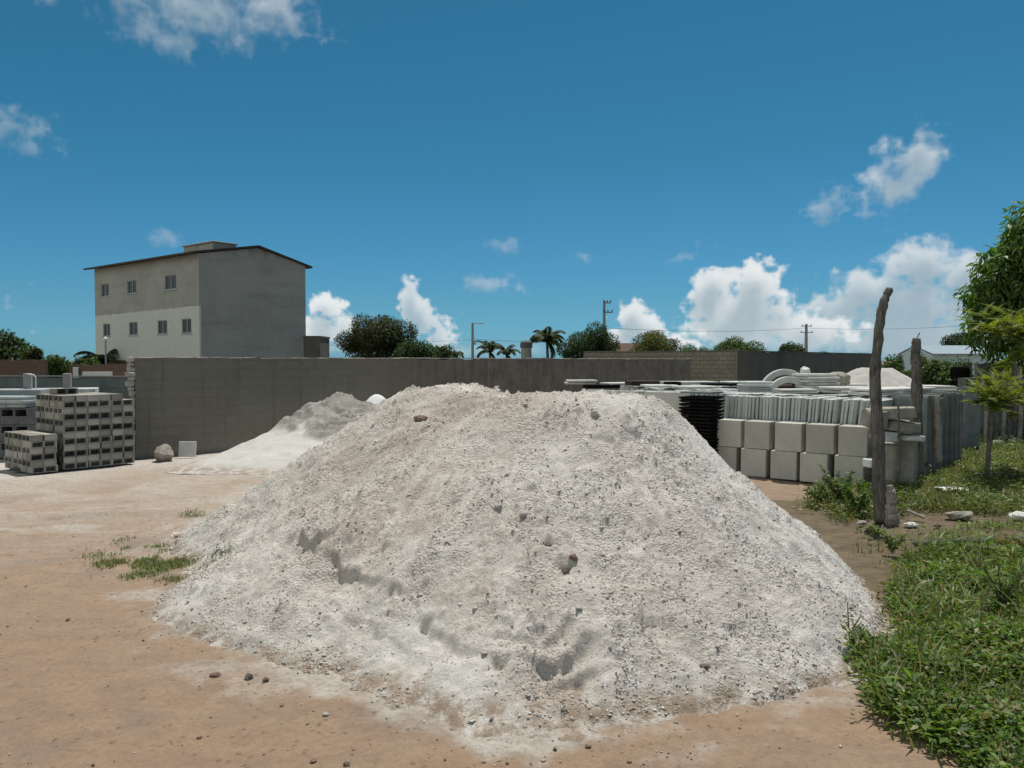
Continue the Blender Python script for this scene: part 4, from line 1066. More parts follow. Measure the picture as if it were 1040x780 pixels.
# concrete boxes in two rows
def conc_box():
    s = .445; b = MB(); b.box((0, 0, .237), (s, s, .474)); return b.build('concrete_box', M_box, None, bevel=.006, jit=.003)
bx = conc_box(); first = True
names = ['rightmost', 'second from the right', 'third from the right', 'fourth from the right', 'fifth from the right']
for row in range(2):
    for i in range(5):
        o = bx if first else dup(bx); first = False
        a = .25 + i * .53 + (.0 if row == 0 else -.07) + rnd.uniform(-.012, .012); x, y = yard(a, -.20 + row * .03 + rnd.uniform(-.02, .02))
        o.location = (x, y, .0 + row * .48 - .01); o.rotation_euler = (0, 0, RZ_U + rnd.uniform(-.02, .02))
        tag(o, f'{"upper" if row else "lower"} row grey concrete cube, {names[i]}, before the upright slabs', 'block', 'concrete cubes before the slabs')
# black plates, notched, in a leaning stack
def plate():
    n = 28; w, dpt, th = .62, .56, .024; b = MB(); vs = []; fs = []
    for i in range(n + 1):
        x = -w / 2 + w * i / n; dip = .016 * abs(math.sin(math.pi * 2 * i / n)) ** .6
        for y in (-dpt / 2, dpt / 2): vs += [(x, y, .045 - dip * .4 - th), (x, y, .045 + .004)]
    for i in range(n):
        p = 4 * i; q = p + 4
        fs += [(p, q, q + 1, p + 1), (p + 2, p + 3, q + 3, q + 2), (p + 1, q + 1, q + 3, p + 3), (p, p + 2, q + 2, q)]
    fs += [(0, 1, 3, 2), (4 * n, 4 * n + 2, 4 * n + 3, 4 * n + 1)]; b.raw(vs, fs)
    return b
def plate_thing():
    t = thing('moulding_plate', 'black plastic moulding plate in the jagged stack beside the upright slabs', 'plate', group='black plates in the jagged stack')
    plate().build('deck', M_blackplate, t, weld=False)
    for x in (-.25, 0, .25): MB().box((x, 0, .010), (.07, .5, .02)).build('runner', M_blackplate, t)
    return t
pt = plate_thing(); PX, PY = yard(2.80, -.42)
for k in range(22):
    o = pt if k == 0 else dup(pt)
    o.location = (PX + rnd.uniform(-.022, .022), PY + rnd.uniform(-.02, .02), -.01 + k * .0625); o.rotation_euler = (rnd.uniform(-.008, .008), rnd.uniform(-.01, .01), RZ_U + math.pi / 2 + rnd.uniform(-.05, .05))
o = MB().box((0, 0, 0), (.6, .5, .03)).build('flat_plate', M_slabdark, None, (PX, PY, 1.425), RZ_U + math.pi / 2); tag(o, 'grey board lying on top of the black plate stack', 'board')
# things lying on the slabs
TOP = 1.41
def lay(px, py_base, d, size, mat, label, n=1, rz=None, name='flat_slab', cat='slab', z=TOP, group=None, seed=1):
    p = P(px, 366, d); return slab_pile(name, label, (p.x, p.y, z), (rz if rz is not None else .15), size, n, mat, seed, group, cat)
lay(766, 398, 14.6, (.50, .45, .045), M_slab, 'short grey slab in the neat pile of four left of the concrete arches', 4, .1, seed=2, group='neat pile of short slabs')
lay(829, 392, 15.4, (.62, .6, .05), M_paleconc, 'pale slab in the pile right of the concrete arches', 6, .1, seed=3, group='pile of slabs right of the arches')
lay(808, 399, 14.2, (.66, .4, .035), M_paleconc, 'thin pale plate lying in front of the concrete arches', 2, .05, seed=6, group='thin plates before the arches')
lay(735, 386, 17.6, (.95, .5, .05), M_blackplate, 'flat black plate lying on the white slabs behind the plate stack', 1, .1, 'flat_plate', 'plate', TOP + .03)
lay(655, 386, 18.2, (.75, .5, .10), M_brownplate, 'dark brown crate lying on the slabs behind the heap crest', 1, .2, 'flat_crate', 'crate', TOP + .02)
lay(684, 388, 17.4, (.30, .3, .10), M_blackplate, 'small black block lying on the slabs left of the plate stack', 1, .2, 'flat_block', 'block', TOP + .02)
lay(612, 391, 18.6, (.8, .4, .08), M_blackplate, 'dark plate at the left end of the slab yard behind the heap', 1, .2, 'flat_plate', 'plate', TOP - .06)
for i, (px, d, w) in enumerate(((632, 18.9, .9), (700, 17.9, 1.2), (705, 16.4, .8), (760, 17.8, 1.1), (668, 17.2, .7), (590, 19.2, .7))):
    lay(px, 388, d, (w, .6, .05), M_paleconc, 'pale slab laid loosely over the far rows of the slab yard', 1 + (i % 2), rnd.uniform(0, .4), seed=50 + i, group='loose pale slabs over the far rows', z=TOP + .01)
for i, (px, d, w, dd) in enumerate(((865, 14.4, .9, .6), (915, 14.2, .8, .7), (890, 13.6, .7, .5), (850, 16.2, 1.0, .6), (945, 15.2, .6, .7))):
    lay(px, 395, d, (w, dd, .05), M_paleconc, 'pale slab laid flat over the near rows at the right of the slab yard', 2, rnd.uniform(.0, .5), seed=70 + i, group='pale slabs over the near right rows', z=TOP)
def arch(cx, d, r, th, w, z, rz, mat, label, up=1.0):
    b = MB(); n = 28; vs = []; fs = []
    for i in range(n + 1):
        a = math.radians(28) + math.radians(124) * i / n
        for rr in (r, r + th):
            for y in (-w / 2, w / 2): vs.append((math.cos(a) * rr, y, (math.sin(a) * rr - r * math.sin(math.radians(28)))))
    for i in range(n):
        p = 4 * i; q = p + 4
        fs += [(p, q, q + 1, p + 1), (p + 2, p + 3, q + 3, q + 2), (p, p + 2, q + 2, q), (p + 1, q + 1, q + 3, p + 3)]
    fs += [(0, 1, 3, 2), (4 * n, 4 * n + 2, 4 * n + 3, 4 * n + 1)]
    p = P(cx, 366, d); o = b.raw(vs, fs).build('concrete_arch', mat, None, (p.x, p.y, z), rz, bevel=.008); tag(o, label, 'arch')
arch(797, 15.8, .40, .12, .10, TOP + .085, .05, M_paleconc, 'curved concrete segment lying on the slabs, rear taller arch')
arch(801, 15.4, .33, .12, .10, TOP - .02, .05, M_paleconc, 'curved concrete segment with a brown underside, front lower arch')
p = P(800, 366, 15.62); o = MB().box((0, 0, .06), (.55, .12, .14)).build('clay_lump', M_brownplate, None, (p.x, p.y, TOP - .01), .05, bevel=.04, jit=.01); tag(o, 'brown clay lump under the front concrete arch', 'lump')
def rubble_dome():
    n = 90; p = P(888, 366, 16.8); xs = np.linspace(-1.25, 1.25, n); X, Y = np.meshgrid(xs, xs)
    q = np.sqrt((X / 1.0) ** 2 + (Y / .8) ** 2) + .12 * fbm(X * 2, Y * 2, 91, 4)
    H = .42 * np.clip(1.0 - np.maximum(q - .35, 0) / .75, -.2, 1) + .03 * fbm(X * 5, Y * 5, 92, 4) * (q < 1)
    idx = np.arange(n * n).reshape(n, n); qd = np.stack([idx[:-1, :-1], idx[:-1, 1:], idx[1:, 1:], idx[1:, :-1]], -1).reshape(-1, 4)
    o = mesh_np('sand_mound', np.stack([X.ravel(), Y.ravel(), H.ravel()], -1), qd, M_sandheap, smooth=True, attrs={'fine': np.full(n * n, .5), 'tint': np.full(n * n, .25)})
    o.location = (p.x, p.y, TOP - .0); tag(o, 'low pale sand mound on top of the slabs behind the tall post', 'mound')
rubble_dome()
o = rock('rubble_chunk', (P(848, 372, 16.0).x, 16.0, TOP + .16), (.22, .3, .2), M_rock, 84, 'chunky pale lump at the left end of the sand mound on the slabs', 'rubble')
p = P(818, 377, 16.0); rock('lime_lump', (p.x, p.y, TOP + .36), (.12, .1, .1), M_lime, 85, 'small white lump on the slab pile right of the arches', 'lump')
# broken slabs between the posts
def broken(px, py, d, size, mat, label, seed):
    rnd2 = random.Random(seed); n = 9; p = P(px, py, d); b = MB(); ring = []
    for i in range(n):
        q = 2 * math.pi * (i + rnd2.uniform(-.3, .3)) / n; r = rnd2.uniform(.75, 1.1)
        ring.append((math.copysign(abs(math.cos(q)) ** .6, math.cos(q)) * size[0] * r, math.copysign(abs(math.sin(q)) ** .6, math.sin(q)) * size[1] * r))
    vs = [(x, y, -size[2]) for x, y in ring] + [(x * rnd2.uniform(.88, 1.0), y * rnd2.uniform(.88, 1.0), size[2] * rnd2.uniform(.8, 1.1)) for x, y in ring]
    b.raw(vs, [tuple(range(n - 1, -1, -1)), tuple(range(n, 2 * n))] + [(i, (i + 1) % n, (i + 1) % n + n, i + n) for i in range(n)])
    o = b.build('broken_slab', mat, None, (p.x, p.y, p.z), bevel=.012, jit=.006, seed=seed); o.rotation_euler = (rnd2.uniform(-.12, .12), rnd2.uniform(-.12, .12), rnd2.uniform(-.4, .4))
    tag(o, label, 'rubble')
for i, (px, py, d, s, m, lab) in enumerate((
    (906, 419, 12.0, (.38, .28, .085), M_rock, 'upper pale broken slab between the two big posts'),
    (914, 432, 12.1, (.36, .26, .075), M_rock, 'tan broken slab under the upper pale slab between the posts'),
    (888, 425, 11.9, (.17, .2, .13), M_rock, 'pale chunk jutting left of the tall post'),
    (922, 444, 12.1, (.22, .22, .04), M_paleconc, 'thin white broken slab low between the two big posts'),
    (900, 441, 12.1, (.2, .24, .07), M_slab, 'grey broken slab low beside the tall post'))):
    broken(px, py, d, s, m, lab, 90 + i)
# piers that carry the broken slabs
for i, (px, d, w, h) in enumerate(((903, 12.3, .42, .72), (922, 12.35, .34, .80))):
    p = P(px, 366, d); o = MB().box((0, 0, h / 2), (w, .3, h)).build('pier', M_rock, None, (p.x, p.y, -.02), RZ_U, bevel=.02, jit=.012, seed=i)
    tag(o, ['grey concrete pier under the broken slabs, next to the tall post', 'grey concrete pier under the broken slabs, next to the shorter post'][i], 'pier')
p = P(884, 470, 11.6); o = MB().box((0, 0, 0), (.16, .16, .13)).build('white_block', M_white, None, (p.x, p.y, p.z), .3, bevel=.015); tag(o, 'small white block at ground level left of the tall post', 'block')
p = P(883, 434, 12.0); o = MB().box((0, 0, 0), (.05, .06, .06)).build('white_block', M_white, None, (p.x, p.y, p.z), .3, bevel=.008); tag(o, 'tiny white block stuck beside the tall post at mid height', 'block')
p = P(983, 388, 17.5)
o = block_mesh('hollow_block', .39, .19, .19, 2, M_slabdark); o.location = (p.x, p.y, 1.42); o.rotation_euler = (0, 0, .4); tag(o, 'grey hollow block at the back right corner of the slab yard', 'block')
o = MB().box((0, 0, .7), (.5, .3, 1.4)).build('block_pier', M_slabdark, None, (p.x, p.y + .02, 0), .4, bevel=.02, jit=.01); tag(o, 'grey block pier carrying one hollow block at the yard corner', 'pier')

# ------------------------------------------------------------------ rustic fence posts and debris on the right
def crooked_post(name, pts, rad, mat, label, seed, knob=None):
    rnd2 = random.Random(seed); P_ = []; R_ = []
    n = 34
    for i in range(n + 1):
        s = i / n * (len(pts) - 1); k = min(int(s), len(pts) - 2); f = s - k
        q = Vector(pts[k]).lerp(Vector(pts[k + 1]), f); r = rad[k] + (rad[k + 1] - rad[k]) * f
        P_.append(q + Vector((rnd2.uniform(-.006, .006), rnd2.uniform(-.006, .006), 0))); R_.append(r * (1 + rnd2.uniform(-.12, .12)))
    o = MB().tube(P_, R_, 14, rough=.14, seed=seed).build(name, mat, None, smooth=True)
    b = Vector(pts[0]); o.data.transform(Matrix.Translation(-b)); o.location = b
    return tag(o, label, 'post')
D1 = 9.75
c1 = [P(x, y, D1) for x, y in ((897, 530), (893, 500), (891, 440), (889, 380), (893, 330), (898, 305), (902, 297))]
po = crooked_post('fence_post', c1, [.092, .086, .078, .066, .056, .050, .044], M_wood, 'tallest crooked weathered fence post with a knobby bent top', 5)
kb = MB().tube([P(901, 299, D1) - c1[0], P(903, 295, D1) - c1[0], P(906, 294.5, D1) - c1[0]], [.048, .05, .03], 10, .15, 3); kb.build('knob', M_wood, po, smooth=True)
c2 = [P(x, y, D1 - .12) for x, y in ((906, 531), (905, 515), (905, 500), (904, 493))]
crooked_post('stump', c2, [.085, .065, .05, .03], M_woodpale, 'short bleached stump leaning at the foot of the tallest post', 6)
D2 = 12.4
c3 = [P(x, y, D2) for x, y in ((934, 482), (932, 440), (931, 390), (930, 360), (931, 344))]
po2 = crooked_post('fence_post', c3, [.076, .076, .076, .072, .062], M_wood, 'second thick fence post standing before the right end of the slabs', 7)
MB().tube([P(931, 344, D2) - c3[0], P(934, 338, D2) - c3[0]], .008, 5).build('nail_wire', M_wire, po2)
c4 = [P(x, y, 13.0) for x, y in ((953, 470), (952, 430), (951.5, 402))]
crooked_post('fence_post', c4, [.055, .055, .05], M_woodpale, 'slim pale fence stake before the weathered slabs', 8)
c5 = [P(x, y, 11.0) for x, y in ((913, 480), (913, 440), (912.5, 409))]
crooked_post('fence_post', c5, [.018, .018, .015], M_wood, 'thin stick standing between the two thick posts', 9)
for i, z in enumerate((.55, .95, 1.3)):
    wire('barbed_wire', c1[0] + Vector((0, -.1, z)), c3[0] + Vector((0, -.1, z)), .03, .003, ['lowest rusty wire strung between the two thick fence posts', 'middle rusty wire strung between the two thick fence posts', 'top rusty wire strung between the two thick fence posts'][i])
f0 = P(985, 366, 19.0); rf = thing('stake_fence', 'grey rustic fence of uneven wooden stakes under the big tree', 'fence', (f0.x, f0.y, 0))
for i in range(26):
    x = i * .16; h = 1.75 + rnd.uniform(-.22, .25); y = .22 * x + rnd.uniform(-.04, .04)
    MB().tube([(x, y, 0), (x + rnd.uniform(-.03, .03), y, h * .5), (x + rnd.uniform(-.06, .06), y, h)], [.045 * rnd.uniform(.6, 1.3)] * 3, 7, .2, i).build('stake', M_woodpale if i % 3 == 0 else M_wooddark, rf)
for z in (.5, 1.25): MB().tube([(-.2, .0, z), (4.2, .92, z + .05)], .025, 6, .2, 3).build('rail', M_wooddark, rf)
f1 = P(992, 366, 21); wall_piece('sheet_wall', (f1.x, f1.y), (f1.x + 6, f1.y + 1.0), 1.9, .08, M_slabdark, 'grey sheet wall behind the stake fence under the big tree', 14)
# blue building, barrel
bb = P(946, 366, 70); be = P(1010, 366, 70)
hb = thing('blue_shed', 'pale blue building with a grey blue metal roof at the far right', 'building', (bb.x, 70, 0)); hb.scale = (1, 1, .90)
M_pblue = plain('pale_blue_paint', (.50, .60, .64), (.58, .67, .70), 3, .8, .003, 20); M_metalroof = plain('blue_metal_roof', (.26, .33, .37), (.31, .38, .42), 3, .5, .004, 12)
Wd = be.x - bb.x; MB().span((0, 0, 0), (Wd, 6, 2.79)).raw([(0, .05, 2.79), (0, 5.95, 2.79), (0, 3, 3.64), (.15, .05, 2.79), (.15, 5.95, 2.79), (.15, 3, 3.64)], [(0, 2, 1), (3, 4, 5), (0, 3, 5, 2), (1, 2, 5, 4), (0, 1, 4, 3)]).build('wall', M_pblue, hb, weld=False)
MB().raw([(-.05, -.3, 2.80), (Wd + .3, -.3, 2.80), (Wd + .3, 3, 3.68), (-.05, 3, 3.68), (-.05, -.3, 2.88), (Wd + .3, -.3, 2.88), (Wd + .3, 3, 3.76), (-.05, 3, 3.76), (-.05, 6.2, 2.8), (Wd + .3, 6.2, 2.8), (Wd + .3, 6.2, 2.88), (-.05, 6.2, 2.88)],
         [(0, 1, 2, 3), (4, 7, 6, 5), (0, 4, 5, 1), (1, 5, 6, 2), (3, 7, 4, 0), (3, 2, 9, 8), (7, 11, 10, 6), (8, 9, 10, 11), (2, 6, 10, 9), (3, 8, 11, 7)]).build('roof', M_metalroof, hb, weld=False)
for i in range(3): MB().span((.9 + i * 1.9, -.02, .9), (1.7 + i * 1.9, .05, 2.0)).build('window', M_wire, hb)
ba = P(975, 384, 24.5); bo = thing('barrel', 'black barrel among the bushes at the right', 'barrel', (ba.x, ba.y, max(ba.z - .45, .0)))
MB().tube([(0, 0, 0), (0, 0, .05), (0, 0, .4), (0, 0, .75), (0, 0, .80)], [.26, .27, .29, .27, .25], 16).build('drum', M_blackplate, bo); MB().tube([(0, 0, .38), (0, 0, .42)], [.30, .30], 16).build('hoop', M_wire, bo)
MB().box((0, 0, -.45), (.6, .6, .8)).build('stand', M_slabdark, bo)
# roofs behind the wall
rp = P(632, 366, 98); rh = thing('low_house', 'low dark tiled roof just showing behind the wall right of the central pole', 'house', (rp.x, 98, 0))
MB().span((-2.5, 0, 0), (2.5, 5, 3.2)).build('wall', M_darkwall, rh)
MB().raw([(-3, -.5, 3.1), (3, -.5, 3.1), (3, 2.5, 4.2), (-3, 2.5, 4.2), (-3, 5.5, 3.1), (3, 5.5, 3.1)], [(0, 1, 2, 3), (3, 2, 5, 4), (0, 3, 4), (1, 5, 2)]).build('roof', M_oldbrick, rh, weld=False)
tp = P(534.5, 366, 88); tw = thing('water_tower', 'stub concrete water tank column with a dark cap beside the palm', 'water tank', (tp.x, 88, 0))
MB().tube([(0, 0, 0), (0, 0, 3.4)], [.62, .60], 12).build('column', M_polecon, tw); MB().tube([(0, 0, 3.4), (0, 0, 3.5), (0, 0, 4.0), (0, 0, 4.2)], [.66, .70, .66, .4], 14).build('cap', M_blockdark, tw)
# debris on the grass
def scrap(px, py, size, mat, label, seed, cat='rubble'):
    p = G(px, py); return rock('scrap', (p.x, p.y, size[2] * .5), size, mat, seed, label, cat)
scrap(975, 526, (.17, .13, .07), M_rock, 'flat grey stone on bare soil right of the tallest post', 101, 'stone')
scrap(925, 534, (.11, .07, .03), M_paleconc, 'whitish flat stone on bare soil just right of the bleached stump', 102, 'stone')
scrap(875, 532, (.06, .05, .03), M_rock, 'small pale stone left of the tallest post', 103, 'stone')
scrap(1037, 527, (.14, .12, .06), M_paleconc, 'white stone at the right edge above the fallen pole', 104, 'stone')
scrap(952, 535, (.05, .04, .03), M_clod_brown, 'brown clod between the two pale stones right of the post', 105, 'clod')
for i, (px, py, s) in enumerate(((1012, 451, .2), (1022, 447, .26), (1033, 450, .22), (1026, 454, .15))):
    scrap(px, py, (s, s * .8, s * .35), M_paleconc, ['leftmost white stone in the row at the right edge', 'largest white stone in the row at the right edge', 'rightmost white stone in the row at the right edge', 'smallest white stone, lowest in the row at the right edge'][i], 110 + i, 'stone')
def crumpled(px, py, r, mat, label, seed):
    n = 26; xs = np.linspace(-1, 1, n); X, Y = np.meshgrid(xs, xs); q = X * X + Y * Y
    H = .16 * r * (1.15 - q) + .22 * r * fbm(X * 2.6, Y * 2.6, seed, 4) + .02
    idx = np.arange(n * n).reshape(n, n); qd = np.stack([idx[:-1, :-1], idx[:-1, 1:], idx[1:, 1:], idx[1:, :-1]], -1).reshape(-1, 4)
    cen = q.ravel()[qd].mean(1); qd = qd[cen < 1 + .25 * np.sin(np.arctan2(Y, X).ravel()[qd[:, 0]] * 5)]
    top = np.stack([X.ravel() * r * 1.5, Y.ravel() * r, H.ravel()], -1)
    o = mesh_np('plastic_bag', top, qd, mat, smooth=True); sm = o.modifiers.new('thickness', 'SOLIDIFY'); sm.thickness = .004
    p = G(px, py); o.location = (p.x, p.y, .06); tag(o, label, 'plastic bag')
crumpled(966, 502, .16, M_white, 'crumpled white plastic bag lying in the grass right of the posts', 7)
fp = [G(929, 557) + Vector((0, 0, .05)), G(960, 556) + Vector((0, 0, .06)), G(1000, 554.5) + Vector((0, 0, .05)), G(1075, 551) + Vector((0, 0, .06))]
o = crooked_post('fallen_pole', fp, [.03, .035, .04, .04], M_wood, 'grey weathered pole lying along the edge of the green weeds', 15)
o['category'] = 'pole'
fs_ = [P(984, 484, 12.9), P(996, 481, 12.9), P(1016, 481, 12.9), P(1030, 483, 12.9)]
o = crooked_post('broken_branch', fs_, [.018, .025, .022, .012], M_wooddark, 'broken branch lying crosswise at the sapling trunk', 16); o['category'] = 'branch'
p = P(930, 512, 9.9); o = MB().box((0, 0, 0), (.22, .05, .03)).build('board_scrap', M_woodpale, None, (p.x, p.y, .06), -.5, bevel=.005); o.rotation_euler = (.1, .35, -.5); tag(o, 'short pale wooden scrap in the weeds right of the stump', 'wood scrap')

# ------------------------------------------------------------------ vegetation
ML_dark = leafmat('leaf_glossy', .42, .42)
ML_soft = leafmat('leaf_soft', .6, .38)
ML_feather = leafmat('leaf_feather', .5, .5, (1.35, 1.3, .35))
ML_grass = leafmat('leaf_weed', .5, .38, (1.2, 1.25, .45))
def nrm(v): return v / np.maximum(np.linalg.norm(v, axis=-1, keepdims=True), 1e-9)
def leaf_quads(Pb, T, N, L, Wd, fold=.18, mid=.45):
    """diamond leaves: base point, direction, face normal, length, width"""
    T = nrm(T); S = nrm(np.cross(T, N)); N2 = np.cross(S, T)
    L = L[:, None]; Wd = Wd[:, None]
    a = Pb; b = Pb + T * L * mid + S * Wd * .5 + N2 * Wd * fold; c = Pb + T * L - N2 * L * .12; d = Pb + T * L * mid - S * Wd * .5 + N2 * Wd * fold
    V = np.stack([a, b, c, d], 1).reshape(-1, 3)
    return V, np.arange(len(V)).reshape(-1, 4)
def pal_colors(n, rnd, pal, prob=None, k=4):
    c = np.array(pal)[rnd.choice(len(pal), n, p=prob)] * rnd.uniform(.72, 1.25, (n, 1))
    return np.repeat(c, k, 0)
def crown_mesh(name, parent, lobes, n, size, pal, mat, seed, droop=.3, aspect=.45, prob=None, spread=.5, inner=.55):
    if name == 'crown' and size > .24: n = int(n * 1.9); size = size * .74
    rnd = np.random.default_rng(seed)
    area = np.array([max(r[0] * r[2], .01) for _, r in lobes]); cnt = (area / area.sum() * n).astype(int)
    PP, NN, CC = [], [], []
    for (c, r), k in zip(lobes, cnt):
        d = nrm(rnd.normal(0, 1, (k, 3))); rad = inner + (1.06 - inner) * rnd.random(k) ** .6
        lum = rnd.uniform(.75, 1.25)
        bump_ = 1 + .22 * fbm(d[:, 0] * 2.2 + seed + c[0], d[:, 1] * 2.2 + d[:, 2] * 2.6 + c[2], seed, 3)
        # twigs: leaves gather in tufts
        tuft = nrm(d * 5 + rnd.normal(0, .35, (k, 3)))
        p = np.array(c) + tuft * (rad * bump_)[:, None] * np.array(r)
        PP.append(p); NN.append(tuft); CC.append(np.full(k, lum))
    p = np.concatenate(PP); o = np.concatenate(NN); lum = np.concatenate(CC); m = len(p)
    T = o * .5 + rnd.normal(0, spread, (m, 3)) - np.array((0, 0, droop)); N = nrm(o + rnd.normal(0, .55, (m, 3)) + np.array((0, 0, .5)))
    L = size * rnd.uniform(.6, 1.3, m)
    V, Fc = leaf_quads(p, T, N, L, L * aspect)
    col = pal_colors(m, rnd, pal, prob) * np.repeat(lum, 4)[:, None]
    return mesh_np(name, V, Fc, mat, parent=parent, color=col)
def tree(name, label, x, y, top, rx, bottom, pal, seed, n=5000, size=.3, mat=None, nl=16, trunk_r=.2, droop=.3, aspect=.45, group=None, cat='tree', flat=1.0, prob=None, ry=None, bark=None):
    rnd = random.Random(seed); ry = ry or rx
    o = thing(name, label, cat, (x, y, 0), 0, group)
    cz = (top + bottom) / 2; rz = (top - bottom) / 2; lobes = []
    for i in range(nl):
        a = rnd.uniform(0, 6.28); u = rnd.uniform(-.8, .95); s = math.sqrt(max(1 - u * u, 0)); k = rnd.uniform(.45, .78)
        r = rnd.uniform(.26, .42)
        lobes.append(((math.cos(a) * s * rx * k, math.sin(a) * s * ry * k, cz + u * rz * k), (rx * r, ry * r, rz * r * 1.05 * flat)))
    lobes.append(((0, 0, cz), (rx * .55, ry * .55, rz * .6)))
    crown_mesh('crown', o, lobes, n, size, pal, mat or ML_soft, seed, droop, aspect, prob)
    t = MB(); fk = max(bottom, .4) + .15 * rz
    t.tube([(0, 0, -.1), (.03 * rx, 0, fk * .5), (0, .02 * rx, fk)], [trunk_r * 1.25, trunk_r, trunk_r * .85], 10, .12, seed)
    for (c, r) in lobes[:max(5, nl // 2)]:
        q = Vector(c); s = Vector((0, .02 * rx, fk - .1)); m = s.lerp(q, .5) + Vector((0, 0, -.08 * rz))
        t.tube([s, m, q], [trunk_r * .55, trunk_r * .38, trunk_r * .14], 7, .15, seed)
    t.build('trunk', bark or M_bark, o, smooth=True)
    return o
def tree_px(name, label, x0, x1, ytop, d, pal, seed, bottom=.8, **k):
    a = P(x0, 366, d); b = P(x1, 366, d); top = P((x0 + x1) / 2, ytop, d).z
    return tree(name, label, (a.x + b.x) / 2, d, top, (b.x - a.x) / 2, bottom, pal, seed, **k)
G_dark = [(.030, .060, .018), (.045, .085, .024), (.022, .045, .015), (.06, .10, .03)]
G_mid = [(.05, .10, .025), (.07, .13, .03), (.035, .07, .02), (.10, .15, .04)]
G_rust = [(.045, .06, .022), (.075, .07, .028), (.03, .045, .016), (.10, .075, .03), (.05, .09, .03)]
G_yel = [(.10, .13, .03), (.06, .10, .025), (.16, .15, .035), (.04, .08, .02), (.17, .13, .04)]
tree_px('round_tree', 'big round rusty green tree behind the wall beside the tall building', 343, 420, 317, 70, G_rust, 1, bottom=1.2, n=11000, size=.30, nl=22, trunk_r=.3)
tree_px('bushy_tree', 'dark green bushy tree sloping down right of the round rusty tree', 398, 446, 344, 66, G_dark, 2, bottom=.6, n=5000, size=.28, group=None)
tree_px('bushy_tree', 'small dark bushy tree left of the slim street lamp', 432, 470, 350, 72, G_dark, 3, bottom=.5, n=2600, size=.28)
tree_px('round_tree', 'dense dark dome shaped tree left of the central utility pole', 567, 627, 329, 84, G_dark, 4, bottom=1.0, n=8000, size=.32, nl=20, flat=1.1)
tree_px('round_tree', 'yellowish dome shaped tree right of the central utility pole', 637, 692, 335, 96, G_yel, 5, bottom=1.0, n=6000, size=.34, nl=18)
tree_px('bushy_tree', 'low green bushes between the yellowish tree and the green dome tree', 685, 728, 349, 98, G_mid, 6, bottom=.4, n=3000, size=.34)
tree_px('round_tree', 'light green dome shaped tree behind the corner of the dark wall', 722, 778, 340, 96, G_mid + G_yel[:2], 7, bottom=1.0, n=6000, size=.34, nl=18)
tree_px('round_tree', 'small dark tree beside the far right utility pole', 789, 819, 345, 110, G_dark, 8, bottom=1.0, n=3000, size=.36)
tree_px('bushy_tree', 'tiny dark bush on the skyline just right of the far utility pole', 828, 850, 354, 120, G_dark, 9, bottom=.5, n=1500, size=.4)
tree_px('bushy_tree', 'low distant bush on the skyline left of the tallest post', 848, 892, 358, 124, G_mid, 10, bottom=.5, n=1800, size=.42)
tree_px('shade_tree', 'big dark tree at the far left edge behind the brown brick wall', -48, 30, 338, 44, G_dark, 11, bottom=1.0, n=8000, size=.24, nl=18)
tree_px('shade_tree', 'smaller dark reddish tree right of the big tree at the far left', 24, 42, 350, 42, G_rust, 12, bottom=1.4, n=1800, size=.2)
tree_px('bush', 'bright green bush between the two brown brick walls at the left', 38, 76, 357, 36, G_mid, 13, bottom=.2, n=4500, size=.17, cat='bush', trunk_r=.07)
tree_px('bush', 'green bush at the lower left corner of the tall building', 74, 99, 359, 48, G_mid, 14, bottom=.3, n=2200, size=.2, cat='bush', trunk_r=.07)
tree_px('round_tree', 'dark tree rising behind the pale blue building', 953, 992, 338, 96, G_dark, 15, bottom=1.5, n=3500, size=.36)
for i, (x0, x1, yt, d, pal, lab) in enumerate((
    (893, 925, 361, 27, G_mid + G_yel[:2], 'leafy bush between the two thick fence posts, beyond the sand mound'),
    (921, 950, 358, 30, G_yel, 'yellow green bush just right of the second thick post'),
    (936, 970, 362, 25, G_mid, 'green bush in front of the pale blue building, left of the barrel'),
    (905, 918, 356, 40, G_dark, 'small dark bush far behind the sand mound'),
    (962, 992, 361, 33, G_dark, 'dark bush behind the black barrel'), (938, 982, 359.5, 48, G_mid, 'low green bush hiding the foot of the pale blue building'))):
    tree_px('bush', lab, x0, x1, yt, d, pal, 30 + i, bottom=.15, n=4200 if i < 3 else 1500, size=.13, cat='bush', trunk_r=.05, nl=14)

